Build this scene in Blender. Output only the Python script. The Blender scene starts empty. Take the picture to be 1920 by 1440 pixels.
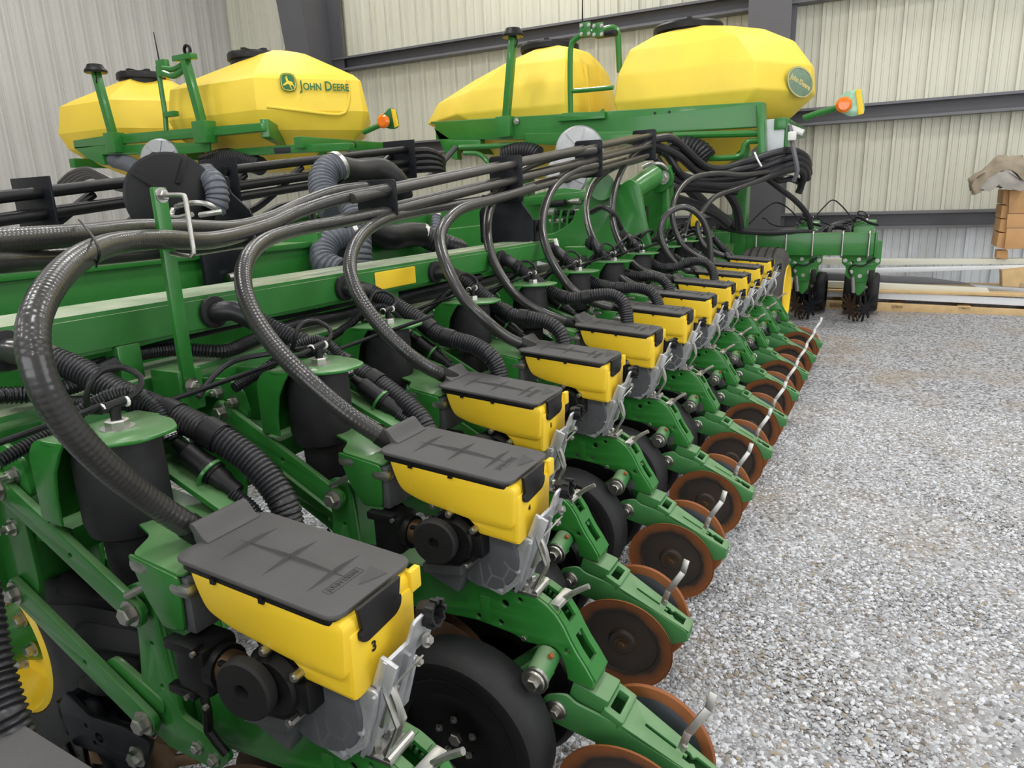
import bpy, bmesh, math, random
from mathutils import Vector, Matrix
from math import radians as R_, sin, cos, pi
random.seed(7)
S = bpy.context.scene
COL = S.collection
# ------------------------------------------------------------------ camera
CAM = Vector((-0.71933, -0.94618, 1.36834)); F = 1331.157
YAW, PIT, ROLL = 0.49156475, -0.25872092, -0.03843070
fw = Vector((cos(PIT)*cos(YAW), cos(PIT)*sin(YAW), sin(PIT)))
rt = fw.cross(Vector((0, 0, 1))).normalized(); up = rt.cross(fw)
RT = rt*cos(ROLL)+up*sin(ROLL); UP = -rt*sin(ROLL)+up*cos(ROLL)
cd = bpy.data.cameras.new('camera'); cam = bpy.data.objects.new('camera', cd); COL.objects.link(cam)
cd.sensor_width = 36; cd.lens = F*36/1920; cd.clip_start = .01
cam.matrix_world = Matrix(((RT.x, UP.x, -fw.x, CAM.x), (RT.y, UP.y, -fw.y, CAM.y), (RT.z, UP.z, -fw.z, CAM.z), (0, 0, 0, 1)))
S.camera = cam
# ------------------------------------------------------------------ light and exposure
S.view_settings.view_transform = 'Standard'; S.view_settings.look = 'None'
S.view_settings.gamma = 1; S.view_settings.use_curve_mapping = False
S.view_settings.exposure = 0.18
wd = bpy.data.worlds.new('daylight'); S.world = wd; wd.use_nodes = True
wd.node_tree.nodes['Background'].inputs[0].default_value = (.95, .97, 1, 1)
wd.node_tree.nodes['Background'].inputs[1].default_value = 0.95
def area(name, loc, aim, sx, sy, power, col=(1, 1, 1)):
    l = bpy.data.lights.new(name, 'AREA'); l.shape = 'RECTANGLE'; l.size = sx; l.size_y = sy; l.energy = power; l.color = col
    o = bpy.data.objects.new(name, l); COL.objects.link(o); o.location = loc
    o.rotation_euler = (Vector(aim)-Vector(loc)).to_track_quat('-Z', 'Y').to_euler()
area('door_daylight', (-8.9, -1.2, 2.6), (5, -1.2, 1.4), 10, 5.0, 320, (.97, .985, 1))
area('side_door_daylight', (3.6, -6.85, 2.3), (5.2, 0, 1.2), 7.5, 4.2, 230, (.95, .975, 1))
for lx in (-3.5, .5, 4.5, 8.0):
    for ly in (-4.2, -.6, 3.4, 7.4):
        area('ceiling_lamp_light', (lx, ly, 6.2), (lx, ly, 0), 1.4, .6, 62, (1, .99, .97))
# ------------------------------------------------------------------ materials
def lin(c): return tuple((v/255/12.92 if v/255 <= .04045 else ((v/255+.055)/1.055)**2.4) for v in c)
def mat(name, rgb, rough=.4, metal=0, var=.06, scale=30, bump=0, bscale=200, coat=0, dust_sheen=0, rvar=.08, spec=.5):
    m = bpy.data.materials.new(name); m.use_nodes = True
    t = m.node_tree; n = t.nodes; L = t.links; b = n['Principled BSDF']
    tc = n.new('ShaderNodeTexCoord'); nz = n.new('ShaderNodeTexNoise'); nz.inputs['Scale'].default_value = scale; nz.inputs['Detail'].default_value = 5
    L.new(tc.outputs['Object'], nz.inputs['Vector'])
    c = lin(rgb); mx = n.new('ShaderNodeMix'); mx.data_type = 'RGBA'
    mx.inputs[6].default_value = tuple(max(0, v*(1-var*2)) for v in c)+(1,); mx.inputs[7].default_value = tuple(min(1, v*(1+var*2)) for v in c)+(1,)
    L.new(nz.outputs['Fac'], mx.inputs[0]); out = mx.outputs[2]
    if dust_sheen:  # upward faces paler: dust plus sky reflection mixed into the colour
        g = n.new('ShaderNodeNewGeometry'); sx = n.new('ShaderNodeSeparateXYZ'); L.new(g.outputs['Normal'], sx.inputs[0])
        mr = n.new('ShaderNodeMapRange'); mr.inputs[1].default_value = .55; mr.inputs[2].default_value = 1; mr.inputs[4].default_value = dust_sheen
        L.new(sx.outputs['Z'], mr.inputs[0])
        n2 = n.new('ShaderNodeTexNoise'); n2.inputs['Scale'].default_value = 9; n2.inputs['Detail'].default_value = 6; L.new(tc.outputs['Object'], n2.inputs['Vector'])
        mu = n.new('ShaderNodeMath'); mu.operation = 'MULTIPLY'; L.new(mr.outputs[0], mu.inputs[0]); L.new(n2.outputs['Fac'], mu.inputs[1])
        m2 = n.new('ShaderNodeMix'); m2.data_type = 'RGBA'; L.new(mu.outputs[0], m2.inputs[0]); L.new(out, m2.inputs[6])
        m2.inputs[7].default_value = lin((190, 196, 172))+(1,); out = m2.outputs[2]
    L.new(out, b.inputs['Base Color'])
    b.inputs['Metallic'].default_value = metal; b.inputs['Specular IOR Level'].default_value = spec
    rr = n.new('ShaderNodeMapRange'); rr.inputs[3].default_value = max(.02, rough-rvar); rr.inputs[4].default_value = min(1, rough+rvar)
    L.new(nz.outputs['Fac'], rr.inputs[0]); L.new(rr.outputs[0], b.inputs['Roughness'])
    if coat: b.inputs['Coat Weight'].default_value = coat; b.inputs['Coat Roughness'].default_value = .08
    if bump:
        nb = n.new('ShaderNodeTexNoise'); nb.inputs['Scale'].default_value = bscale; nb.inputs['Detail'].default_value = 3; L.new(tc.outputs['Object'], nb.inputs['Vector'])
        bp = n.new('ShaderNodeBump'); bp.inputs['Strength'].default_value = bump; bp.inputs['Distance'].default_value = .002
        L.new(nb.outputs['Fac'], bp.inputs['Height']); L.new(bp.outputs['Normal'], b.inputs['Normal'])
    return m
GREEN = mat('green paint', (44, 117, 46), .32, var=.07, scale=12, dust_sheen=.4, coat=.2)
GREENP = mat('green paint with dust and sky sheen', (44, 116, 46), .4, var=.07, scale=12, dust_sheen=1.3)
GREEND = mat('dull green casting', (60, 122, 64), .48, var=.08, scale=20, bump=.15, dust_sheen=.55)
YEL = mat('yellow plastic', (240, 202, 46), .42, var=.03, scale=8, bump=.05, bscale=400)
TANKY = mat('yellow tank plastic', (238, 206, 64), .5, var=.05, scale=2.5)
TANKW = mat('weathered yellow tank plastic', (240, 211, 74), .55, var=.07, scale=3, bump=.05)
LIDG = mat('dark grey lid plastic', (76, 75, 75), .6, var=.15, scale=9, bump=.4, bscale=700)
BLK = mat('black plastic', (19, 19, 21), .45, spec=.35, var=.2, scale=30)
BLKS = mat('black steel', (17, 19, 25), .42, var=.2, scale=20, spec=.3)
RUB = mat('black rubber', (33, 33, 35), .62, spec=.4, var=.25, scale=18, bump=.2, bscale=120)
RUBD = mat('dusty tyre rubber', (72, 70, 68), .8, var=.35, scale=9, bump=.4, bscale=60)
HOSE = mat('grey black hose', (50, 49, 49), .3, var=.1, scale=16, coat=.25)
CORR = mat('black corrugated hose', (32, 32, 36), .38, var=.1, scale=20)
PIPE = mat('dark steel pipe', (60, 57, 54), .36, var=.12, scale=10)
FLEX = mat('grey flex duct', (86, 90, 98), .45, var=.15, scale=20)
ZINC = mat('zinc plated steel', (188, 187, 182), .38, 1, var=.12, scale=40)
CAST = mat('cast aluminium', (192, 194, 198), .4, .55, var=.12, scale=30, bump=.15)
BOLT = mat('steel bolt', (182, 180, 174), .38, 1, var=.15, scale=60)
METER = mat('grey meter housing', (86, 88, 93), .5, var=.12, scale=18)
RUST = mat('rusty disc steel', (146, 86, 42), .66, .1, var=.3, scale=9, bump=.3)
DARKD = mat('dark worn disc steel', (62, 54, 48), .5, .5, var=.35, scale=14)
OPEN = mat('brown opener steel', (92, 70, 52), .55, .3, var=.3, scale=12)
BRUST = mat('brown steel', (98, 78, 58), .5, .7, var=.3, scale=40)
WHITE = mat('white label', (225, 225, 220), .5)
SIL = mat('silver fan housing', (168, 170, 172), .45, .4, var=.08)
DARKB = mat('dark blue grey disc steel', (72, 74, 82), .45, .4, var=.2, scale=14)
ORANGE = mat('orange lamp lens', (240, 120, 20), .2, coat=.5)
GREYS = mat('grey steel column', (92, 92, 98), .5, var=.06, scale=4)
GIRT = mat('grey steel girt', (104, 104, 110), .45, var=.06, scale=4)
WOOD = mat('pine pallet wood', (206, 176, 128), .7, var=.15, scale=10, bump=.2)
WOODO = mat('orange plywood', (196, 152, 102), .65, var=.1, scale=8)
WHTP = mat('white painted sheet', (226, 230, 234), .35, var=.04)
GALV = mat('galvanised trim', (168, 170, 172), .35, .6, var=.1)
INK = mat('black ink', (14, 14, 14), .6)
DECG = mat('green decal', (28, 104, 50), .4)
DECW = mat('weathered green decal', (122, 146, 124), .5, var=.15)
GOLD = mat('gold decal', (204, 190, 130), .5)
CLOTH = mat('grey packing cloth', (150, 146, 140), .9, var=.2, scale=12)
BROWNC = mat('brown quilt cloth', (150, 138, 120), .9, var=.15, scale=12)
def disc_material():
    m = bpy.data.materials.new('rust rimmed disc steel'); m.use_nodes = True; t = m.node_tree; n = t.nodes; L = t.links; b = n['Principled BSDF']
    tc = n.new('ShaderNodeTexCoord'); su = n.new('ShaderNodeVectorMath'); su.operation = 'SUBTRACT'; su.inputs[1].default_value = (0, -.558, .146); L.new(tc.outputs['Object'], su.inputs[0])
    mu = n.new('ShaderNodeVectorMath'); mu.operation = 'MULTIPLY'; mu.inputs[1].default_value = (0, 1, 1); L.new(su.outputs[0], mu.inputs[0])
    ln = n.new('ShaderNodeVectorMath'); ln.operation = 'LENGTH'; L.new(mu.outputs[0], ln.inputs[0])
    nz = n.new('ShaderNodeTexNoise'); nz.inputs['Scale'].default_value = 16; nz.inputs['Detail'].default_value = 7; L.new(tc.outputs['Object'], nz.inputs['Vector'])
    ad = n.new('ShaderNodeMath'); ad.operation = 'MULTIPLY_ADD'; ad.inputs[1].default_value = .034; L.new(nz.outputs['Fac'], ad.inputs[0]); L.new(ln.outputs['Value'], ad.inputs[2])
    cr = n.new('ShaderNodeValToRGB'); mr = n.new('ShaderNodeMapRange'); mr.inputs[1].default_value = .0; mr.inputs[2].default_value = .165; L.new(ad.outputs[0], mr.inputs[0]); L.new(mr.outputs[0], cr.inputs[0])
    e = cr.color_ramp.elements; e[0].color = lin((74, 60, 48))+(1,); e[1].color = lin((140, 82, 40))+(1,); e[1].position = .92
    x = e.new(.55); x.color = lin((62, 54, 48))+(1,); x = e.new(.74); x.color = lin((48, 42, 38))+(1,); x = e.new(.81); x.color = lin((116, 72, 40))+(1,)
    L.new(cr.outputs[0], b.inputs['Base Color']); b.inputs['Roughness'].default_value = .55; b.inputs['Metallic'].default_value = .15; return m
RUSTD = disc_material()
# ------------------------------------------------------------------ mesh helpers
def obj(name, bm, m, parent=None, angle=35, flat=False):
    if isinstance(bm, bmesh.types.BMesh):
        bmesh.ops.recalc_face_normals(bm, faces=bm.faces)
        me = bpy.data.meshes.new(name); bm.to_mesh(me); bm.free()
        if not flat:
            me.polygons.foreach_set('use_smooth', [True]*len(me.polygons)); me.set_sharp_from_angle(angle=R_(angle))
    else: me = bm
    if m is not None and not me.materials: me.materials.append(m)
    o = bpy.data.objects.new(name, me); COL.objects.link(o)
    if parent is not None: o.parent = parent
    return o
def thing(name, label, cat, loc=(0, 0, 0), rz=0, group=None):
    o = bpy.data.objects.new(name, None); COL.objects.link(o); o.location = loc; o.rotation_euler = (0, 0, rz)
    o.empty_display_size = .05
    o['label'] = label; o['category'] = cat
    if group: o['group'] = group
    return o
def tag(o, label, cat, group=None):
    o['label'] = label; o['category'] = cat
    if group: o['group'] = group
    return o
def struct(name, bm, m, parent=None, **k):
    o = obj(name, bm, m, parent, **k)
    if parent is None: o['kind'] = 'structure'
    return o
B = bmesh.new
def box(bm, c, s, M=None, bev=0):
    r = bmesh.ops.create_cube(bm, size=1)['verts']
    for v in r: v.co = Vector((v.co.x*s[0], v.co.y*s[1], v.co.z*s[2]))
    if bev:
        e = list({e for v in r for e in v.link_edges})
        g = bmesh.ops.bevel(bm, geom=e, offset=bev, segments=2, affect='EDGES', clamp_overlap=True, profile=.6)
        r = list({v for f in g['faces'] for v in f.verts} | {v for v in r if v.is_valid})
    T = Matrix.Translation(c)
    if M is not None: T = T @ M.to_4x4()
    for v in r: v.co = T @ v.co
    return bm
def beam(bm, p0, p1, w, h, upv=(0, 0, 1), bev=0):
    p0 = Vector(p0); p1 = Vector(p1); d = p1-p0; L = d.length; d.normalize()
    s = d.cross(Vector(upv)); s.normalize(); u = s.cross(d)
    M = Matrix((d, s, u)).transposed()
    return box(bm, (p0+p1)/2, (L, w, h), M, bev)
def frame(d):
    d = Vector(d).normalized(); a = Vector((0, 0, 1)) if abs(d.z) < .9 else Vector((1, 0, 0))
    s = d.cross(a).normalized(); return d, s, s.cross(d)
def lathe(bm, prof, o, axis, n=24, a0=0, a1=2*pi):
    d, s, u = frame(axis); o = Vector(o); rings = []
    full = a1-a0 > 6.28; N = n if full else n+1
    for a, r in prof:
        if r < 1e-6: rings.append([bm.verts.new(o+d*a)])
        else: rings.append([bm.verts.new(o+d*a+(s*cos(a0+(a1-a0)*k/n)+u*sin(a0+(a1-a0)*k/n))*r) for k in range(N)])
    for A, Bv in zip(rings, rings[1:]):
        for k in range(n):
            k2 = (k+1) % N
            if len(A) == 1 and len(Bv) == 1: continue
            if len(A) == 1: bm.faces.new((A[0], Bv[k], Bv[k2]))
            elif len(Bv) == 1: bm.faces.new((A[k], Bv[0], A[k2]))
            else: bm.faces.new((A[k], Bv[k], Bv[k2], A[k2]))
    return bm
def cyl(bm, p0, p1, r, n=16, r1=None):
    p0 = Vector(p0); p1 = Vector(p1); L = (p1-p0).length; r1 = r if r1 is None else r1
    return lathe(bm, [(0, 0), (0, r), (L, r1), (L, 0)], p0, p1-p0, n)
def spline(pts, step):
    P = [Vector(p) for p in pts]; P = [P[0]*2-P[1]]+P+[P[-1]*2-P[-2]]; out = []
    for i in range(1, len(P)-2):
        a, b, c, d = P[i-1:i+3]; n = max(1, int(round((c-b).length/step)))
        for k in range(n):
            t = k/n; out.append(.5*((2*b)+(c-a)*t+(2*a-5*b+4*c-d)*t*t+(3*b-a-3*c+d)*t**3))
    out.append(P[-2]); return out
def tube(bm, pts, r, n=12, step=.03, cap=True, smooth=True):
    path = spline(pts, step) if smooth else [Vector(p) for p in pts]
    rf = r if callable(r) else (lambda i, m: r)
    T = [(path[min(i+1, len(path)-1)]-path[max(i-1, 0)]).normalized() for i in range(len(path))]
    _, s, u = frame(T[0]); rings = []; m = len(path)
    for i, p in enumerate(path):
        s = (s-T[i]*s.dot(T[i])).normalized(); u = T[i].cross(s); q = rf(i, m)
        rings.append([bm.verts.new(p+(s*cos(2*pi*k/n)+u*sin(2*pi*k/n))*q) for k in range(n)])
    for A, Bv in zip(rings, rings[1:]):
        for k in range(n): bm.faces.new((A[k], A[(k+1) % n], Bv[(k+1) % n], Bv[k]))
    if cap: bm.faces.new(rings[0][::-1]); bm.faces.new(rings[-1])
    return bm
def corr(bm, pts, r, pitch=.011, amp=.09, n=12):
    path = spline(pts, .02); L = sum((b-a).length for a, b in zip(path, path[1:]))
    k = max(4, int(L/pitch)); prof = (1, 1+amp, 1+amp, 1-amp)
    tot = [0]
    for a, b in zip(path, path[1:]): tot.append(tot[-1]+(b-a).length)
    out = []; j = 0
    for i in range(k*4+1):
        s = L*i/(k*4)
        while j < len(path)-2 and tot[j+1] < s: j += 1
        f = (s-tot[j])/max(1e-9, tot[j+1]-tot[j]); out.append(path[j].lerp(path[j+1], f))
    return tube(bm, out, lambda i, m: r*prof[i % 4], n, smooth=False)
def outline_mesh(loops, t, bev):
    cu = bpy.data.curves.new('tmp', 'CURVE'); cu.dimensions = '2D'; cu.fill_mode = 'BOTH'
    cu.extrude = max(0, t/2-bev); cu.bevel_depth = bev; cu.bevel_resolution = 1; cu.offset = -bev
    for lp in loops:
        sp = cu.splines.new('POLY'); sp.points.add(len(lp)-1); sp.use_cyclic_u = True
        for p, (a, b) in zip(sp.points, lp): p.co = (a, b, 0, 1)
    o = bpy.data.objects.new('tmp', cu); me = bpy.data.meshes.new_from_object(o)
    bpy.data.objects.remove(o); bpy.data.curves.remove(cu); return me
def plate(bm, loops, t, M, bev=.002):
    if isinstance(loops[0][0], (int, float)): loops = [loops]
    me = outline_mesh(loops, t, bev); me.transform(M); bm.from_mesh(me); bpy.data.meshes.remove(me)
    bmesh.ops.remove_doubles(bm, verts=bm.verts, dist=1e-5); return bm
def circ(a, b, r, n=12, r2=None, rot=0):
    r2 = r2 or r; o = []
    for k in range(n):
        x = r*cos(2*pi*k/n); y = r2*sin(2*pi*k/n); o.append((a+x*cos(rot)-y*sin(rot), b+x*sin(rot)+y*cos(rot)))
    return o
def fillet(pts, r, n=3):
    out = []; N = len(pts)
    for i in range(N):
        p = Vector(pts[i]); a = Vector(pts[i-1])-p; b = Vector(pts[(i+1) % N])-p
        d = min(r, a.length*.45, b.length*.45); A = p+a.normalized()*d; Bq = p+b.normalized()*d
        for k in range(n+1):
            t = k/n; q = A*(1-t)**2+p*2*t*(1-t)+Bq*t*t; out.append((q.x, q.y))
    return out
def rrect(a0, a1, b0, b1, r): return fillet([(a0, b0), (a1, b0), (a1, b1), (a0, b1)], r*1.6, 4)
def bolt(bm, p, axis, r=.011, h=.009, washer=True):
    d, s, u = frame(axis); p = Vector(p)
    if washer: cyl(bm, p, p+d*.003, r*1.45, 16); p = p+d*.003
    return lathe(bm, [(0, 0), (0, r), (h*.8, r), (h, r*.85), (h, 0)], p, d, 6)
def loft(bm, secs, closed_ends=True):
    rings = [[bm.verts.new(p) for p in s] for s in secs]; n = len(rings[0])
    for A, Bv in zip(rings, rings[1:]):
        for k in range(n): bm.faces.new((A[k], A[(k+1) % n], Bv[(k+1) % n], Bv[k]))
    if closed_ends: bm.faces.new(rings[0][::-1]); bm.faces.new(rings[-1])
    return bm
def dup(root, loc, rz, label, group=None, skip=()):
    r = root.copy(); COL.objects.link(r); r.location = loc; r.rotation_euler = (0, 0, rz); r['label'] = label
    for ch in root.children:
        if ch.name.split('.')[0] in skip: continue
        c = ch.copy(); COL.objects.link(c); c.parent = r
        for g in ch.children:
            d = g.copy(); COL.objects.link(d); d.parent = c
    return r
def at(u, v, ax, val):
    d = RT*((u-960)/F)+UP*((720-v)/F)+fw; return CAM+d*((val-CAM[ax])/d[ax])
def AY(u, v, y): return at(u, v, 1, y)
def AX(u, v, x): return at(u, v, 0, x)
def AZ(u, v, z): return at(u, v, 2, z)
def text(s, size, m, M, parent, name, ext=.0004, bold=0, sx=1):
    cu = bpy.data.curves.new(name, 'FONT'); cu.body = s; cu.size = size; cu.align_x = 'CENTER'; cu.align_y = 'CENTER'; cu.extrude = ext; cu.offset = bold; cu.resolution_u = 3
    o = bpy.data.objects.new('tmp', cu); me = bpy.data.meshes.new_from_object(o); bpy.data.objects.remove(o); bpy.data.curves.remove(cu)
    me.transform(Matrix.Diagonal((sx, 1, 1, 1))); me.transform(M); me.materials.clear(); return obj(name, me, m, parent)
# ------------------------------------------------------------------ the setting
def gravel_material():
    m = bpy.data.materials.new('limestone gravel bed'); m.use_nodes = True; t = m.node_tree; n = t.nodes; L = t.links; b = n['Principled BSDF']
    tc = n.new('ShaderNodeTexCoord'); v = n.new('ShaderNodeTexVoronoi'); v.inputs['Scale'].default_value = 70
    L.new(tc.outputs['Object'], v.inputs['Vector'])
    cr = n.new('ShaderNodeValToRGB'); e = cr.color_ramp.elements; e[0].color = lin((92, 91, 92))+(1,); e[1].color = lin((188, 189, 194))+(1,); e[1].position = .9
    sp = n.new('ShaderNodeSeparateColor'); L.new(v.outputs['Color'], sp.inputs[0]); L.new(sp.outputs[0], cr.inputs[0])
    nz = n.new('ShaderNodeTexNoise'); nz.inputs['Scale'].default_value = 1.1; nz.inputs['Detail'].default_value = 7; nz.inputs['Roughness'].default_value = .65; L.new(tc.outputs['Object'], nz.inputs['Vector'])
    mr = n.new('ShaderNodeMapRange'); mr.inputs[1].default_value = .5; mr.inputs[2].default_value = .68; mr.inputs[4].default_value = .7; L.new(nz.outputs['Fac'], mr.inputs[0])
    mx = n.new('ShaderNodeMix'); mx.data_type = 'RGBA'; L.new(mr.outputs[0], mx.inputs[0]); L.new(cr.outputs[0], mx.inputs[6]); mx.inputs[7].default_value = lin((150, 134, 112))+(1,)
    L.new(mx.outputs[2], b.inputs['Base Color']); b.inputs['Roughness'].default_value = .9
    bp = n.new('ShaderNodeBump'); bp.inputs['Strength'].default_value = .9; bp.inputs['Distance'].default_value = .006; bp.invert = True
    L.new(v.outputs['Distance'], bp.inputs['Height']); L.new(bp.outputs['Normal'], b.inputs['Normal']); return m
bm = B(); N = 60
for i in range(N+1):
    for j in range(N+1): bm.verts.new((-9+19*i/N, -10+21*j/N, random.uniform(-.006, .004)))
bm.verts.ensure_lookup_table()
for i in range(N):
    for j in range(N):
        a = i*(N+1)+j; bm.faces.new([bm.verts[k] for k in (a, a+N+1, a+N+2, a+1)])
struct('floor', bm, gravel_material())
# loose stones of the gravel: geometry nodes scatter on the part of the floor the eye can pick stones out of
def stone_mat():
    m = bpy.data.materials.new('limestone stone'); m.use_nodes = True; t = m.node_tree; n = t.nodes; L = t.links; b = n['Principled BSDF']
    oi = n.new('ShaderNodeObjectInfo'); cr = n.new('ShaderNodeValToRGB'); e = cr.color_ramp.elements
    e[0].color = lin((98, 97, 97))+(1,); e[1].color = lin((216, 217, 222))+(1,); x = e.new(.4); x.color = lin((156, 157, 160))+(1,); x = e.new(.05); x.color = lin((158, 144, 124))+(1,); x = e.new(.1); x.color = lin((150, 148, 148))+(1,)
    L.new(oi.outputs['Random'], cr.inputs[0]); L.new(cr.outputs[0], b.inputs['Base Color']); b.inputs['Roughness'].default_value = .85; return m
SM = stone_mat(); stone_col = bpy.data.collections.new('stone shapes')
for k in range(5):
    q = B(); bmesh.ops.create_icosphere(q, subdivisions=1, radius=1); sc = (1, random.uniform(.6, .85), random.uniform(.4, .6))
    for v in q.verts:
        f = random.uniform(.8, 1.15); v.co = Vector((v.co.x*sc[0]*f, v.co.y*sc[1]*f, v.co.z*sc[2]*f))
    me = bpy.data.meshes.new('stone'); q.to_mesh(me); q.free(); me.materials.append(SM); stone_col.objects.link(bpy.data.objects.new('stone', me))
def scatter(name, poly, density, smin, smax, seed):
    q = B(); q.faces.new([q.verts.new((a, b_, 0)) for a, b_ in poly]); bmesh.ops.triangulate(q, faces=q.faces)
    o = obj(name, q, SM); o['kind'] = 'stuff'; tag(o, 'loose pale limestone chips strewn over the gravel floor', 'gravel')
    g = bpy.data.node_groups.new(name, 'GeometryNodeTree'); g.interface.new_socket('Geometry', in_out='INPUT', socket_type='NodeSocketGeometry'); g.interface.new_socket('Geometry', in_out='OUTPUT', socket_type='NodeSocketGeometry')
    n = g.nodes; L = g.links; gi = n.new('NodeGroupInput'); go = n.new('NodeGroupOutput')
    dp = n.new('GeometryNodeDistributePointsOnFaces'); dp.inputs['Density'].default_value = density; dp.inputs['Seed'].default_value = seed
    ci = n.new('GeometryNodeCollectionInfo'); ci.inputs['Collection'].default_value = stone_col; ci.inputs['Separate Children'].default_value = True; ci.inputs['Reset Children'].default_value = True
    ip = n.new('GeometryNodeInstanceOnPoints'); ip.inputs['Pick Instance'].default_value = True
    rv = n.new('FunctionNodeRandomValue'); rv.data_type = 'FLOAT_VECTOR'; rv.inputs[0].default_value = (-.35, -.35, 0); rv.inputs[1].default_value = (.35, .35, 6.28)
    rs = n.new('FunctionNodeRandomValue'); rs.inputs[2].default_value = 0; rs.inputs[3].default_value = 1
    pw = n.new('ShaderNodeMath'); pw.operation = 'POWER'; pw.inputs[1].default_value = 3; ma = n.new('ShaderNodeMath'); ma.operation = 'MULTIPLY_ADD'; ma.inputs[1].default_value = smax-smin; ma.inputs[2].default_value = smin
    L.new(rs.outputs[1], pw.inputs[0]); L.new(pw.outputs[0], ma.inputs[0])
    po = n.new('GeometryNodeInputPosition'); nt = n.new('ShaderNodeTexNoise'); nt.inputs['Scale'].default_value = 1.1; nt.inputs['Detail'].default_value = 7; nt.inputs['Roughness'].default_value = .65; mr = n.new('ShaderNodeMapRange'); mr.inputs[1].default_value = .5; mr.inputs[2].default_value = .68; mr.inputs[3].default_value = density; mr.inputs[4].default_value = density*.22
    L.new(po.outputs[0], nt.inputs['Vector']); L.new(nt.outputs[0], mr.inputs[0]); L.new(mr.outputs[0], dp.inputs['Density'])
    L.new(gi.outputs[0], dp.inputs['Mesh']); L.new(dp.outputs['Points'], ip.inputs['Points']); L.new(ci.outputs[0], ip.inputs['Instance']); L.new(rv.outputs[0], ip.inputs['Rotation']); L.new(ma.outputs[0], ip.inputs['Scale'])
    L.new(ip.outputs[0], go.inputs[0]); md = o.modifiers.new('scatter', 'NODES'); md.node_group = g
scatter('gravel', [(.2, 1.6), (.2, -.6), (.7, -1.6), (2.6, -1.6), (4.2, -2.6), (4.2, .2), (2.2, .5), (1.8, 1.6)], 20000, .0042, .0125, 3)
# corrugated walls
def panel_profile(L_, x0=0):
    # R-panel: a big rib each 0.291 m, low stiffeners between
    P = .291; pts = []; n = int(L_/P)+1
    for i in range(n):
        s = x0+i*P
        pts += [(s, 0), (s+.010, .05), (s+.042, .05), (s+.052, 0), (s+.118, 0), (s+.123, .011), (s+.137, .011), (s+.146, 0), (s+.205, 0), (s+.210, .011), (s+.224, .011), (s+.233, 0)]
    return pts
def wall(name, pts3, z0, z1, m, parent=None):
    bm = B(); lo = [bm.verts.new((x, y, z0)) for x, y in pts3]; hi = [bm.verts.new((x, y, z1)) for x, y in pts3]
    for i in range(len(lo)-1): bm.faces.new((lo[i], lo[i+1], hi[i+1], hi[i]))
    return struct(name, bm, m, parent, flat=True)
WX, WY = 9.4, 10.15
CREAM = mat('cream ribbed wall sheet', (212, 211, 196), .42, var=.03, scale=1.5)
WHT = mat('white ribbed wall sheet', (198, 197, 193), .42, var=.03, scale=1.5)
BOUNCE_TINT = mat('wall sheet tinted for daylight bounce', (226, 232, 238), .42, var=.03, scale=1.5)  # daylight bounce low on the wall, put into the sheet colour
pp = panel_profile(17.2)
wall('wall_back', [(WX-d, -7.0+s) for s, d in pp], .92, 6.5, CREAM)
wall('wall_back.001', [(WX-d+.004, -7.0+s) for s, d in pp], -.02, .96, BOUNCE_TINT)  # lower strip of the back wall in the painted bounce tint
wall('wall_left', [(-9.0+s, WY-d) for s, d in panel_profile(18.3)], -.02, 6.5, WHT)
bm = B(); box(bm, (WX-.07, WY-.08, 3.2), (.14, .16, 6.6), bev=.004); struct('trim_1', bm, WHT)
bm = B(); obox_ = ((-9.2, -7.2, 6.55), (9.6, 10.4, 6.65)); a, b = Vector(obox_[0]), Vector(obox_[1]); box(bm, (a+b)/2, b-a); struct('ceiling', bm, WHT)
wall('wall_right', [(-9.0+s, -7.0+d) for s, d in panel_profile(18.3)], -.02, 6.6, WHT)
bm = B()
for a, b in (((-9.1, -7.1, 0), (-9.0, -6.4, 6.6)), ((-9.1, 4.2, 0), (-9.0, 10.3, 6.6)), ((-9.1, -6.4, 5.3), (-9.0, 4.2, 6.6))): box(bm, (Vector(a)+Vector(b))/2, Vector(b)-Vector(a))
struct('wall_front', bm, WHT)
# steel girts along the back wall and columns
def girt(name, z, y0, y1, h=.2):
    bm = B(); prof = [(0, 0), (-.19, 0), (-.19, -.03), (-.182, -.03), (-.182, -.008), (-.012, -.008), (-.012, -h+.008), (-.182, -h+.008), (-.182, -h+.03), (-.19, -h+.03), (-.19, -h), (0, -h)]
    loft(bm, [[(WX-.053+a, y, z+b) for a, b in prof] for y in (y0, y1)]); return struct(name, bm, GIRT)
girt('trim_2', 3.66, -7, WY-.2); girt('trim_3', 2.27, -7, WY-.2); girt('trim_4', 1.02, -7, WY-.2)
def column(name, y0, y1, deep0, deep1):
    bm = B(); xb = WX-.2; yc = (y0+y1)/2
    def web(z, d): return (xb-d, z)
    # flanges and web of a tapered I column (deeper towards the eaves)
    plate(bm, [(xb-deep0, 0), (xb, 0), (xb, 6.5), (xb-deep1, 6.5)], .012, Matrix(((1, 0, 0, 0), (0, 0, 1, yc), (0, 1, 0, 0), (0, 0, 0, 1))), .001)
    beam(bm, (xb-deep0, yc, 0), (xb-deep1, yc, 6.5), abs(y1-y0), .02, (1, 0, 0)); box(bm, (xb, yc, 3.25), (.02, abs(y1-y0), 6.5))
    return struct(name, bm, GREYS)
column('column_1', .3, .78, .34, .55)
column('column_2', 7.25, 7.72, .35, 1.15)
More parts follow.
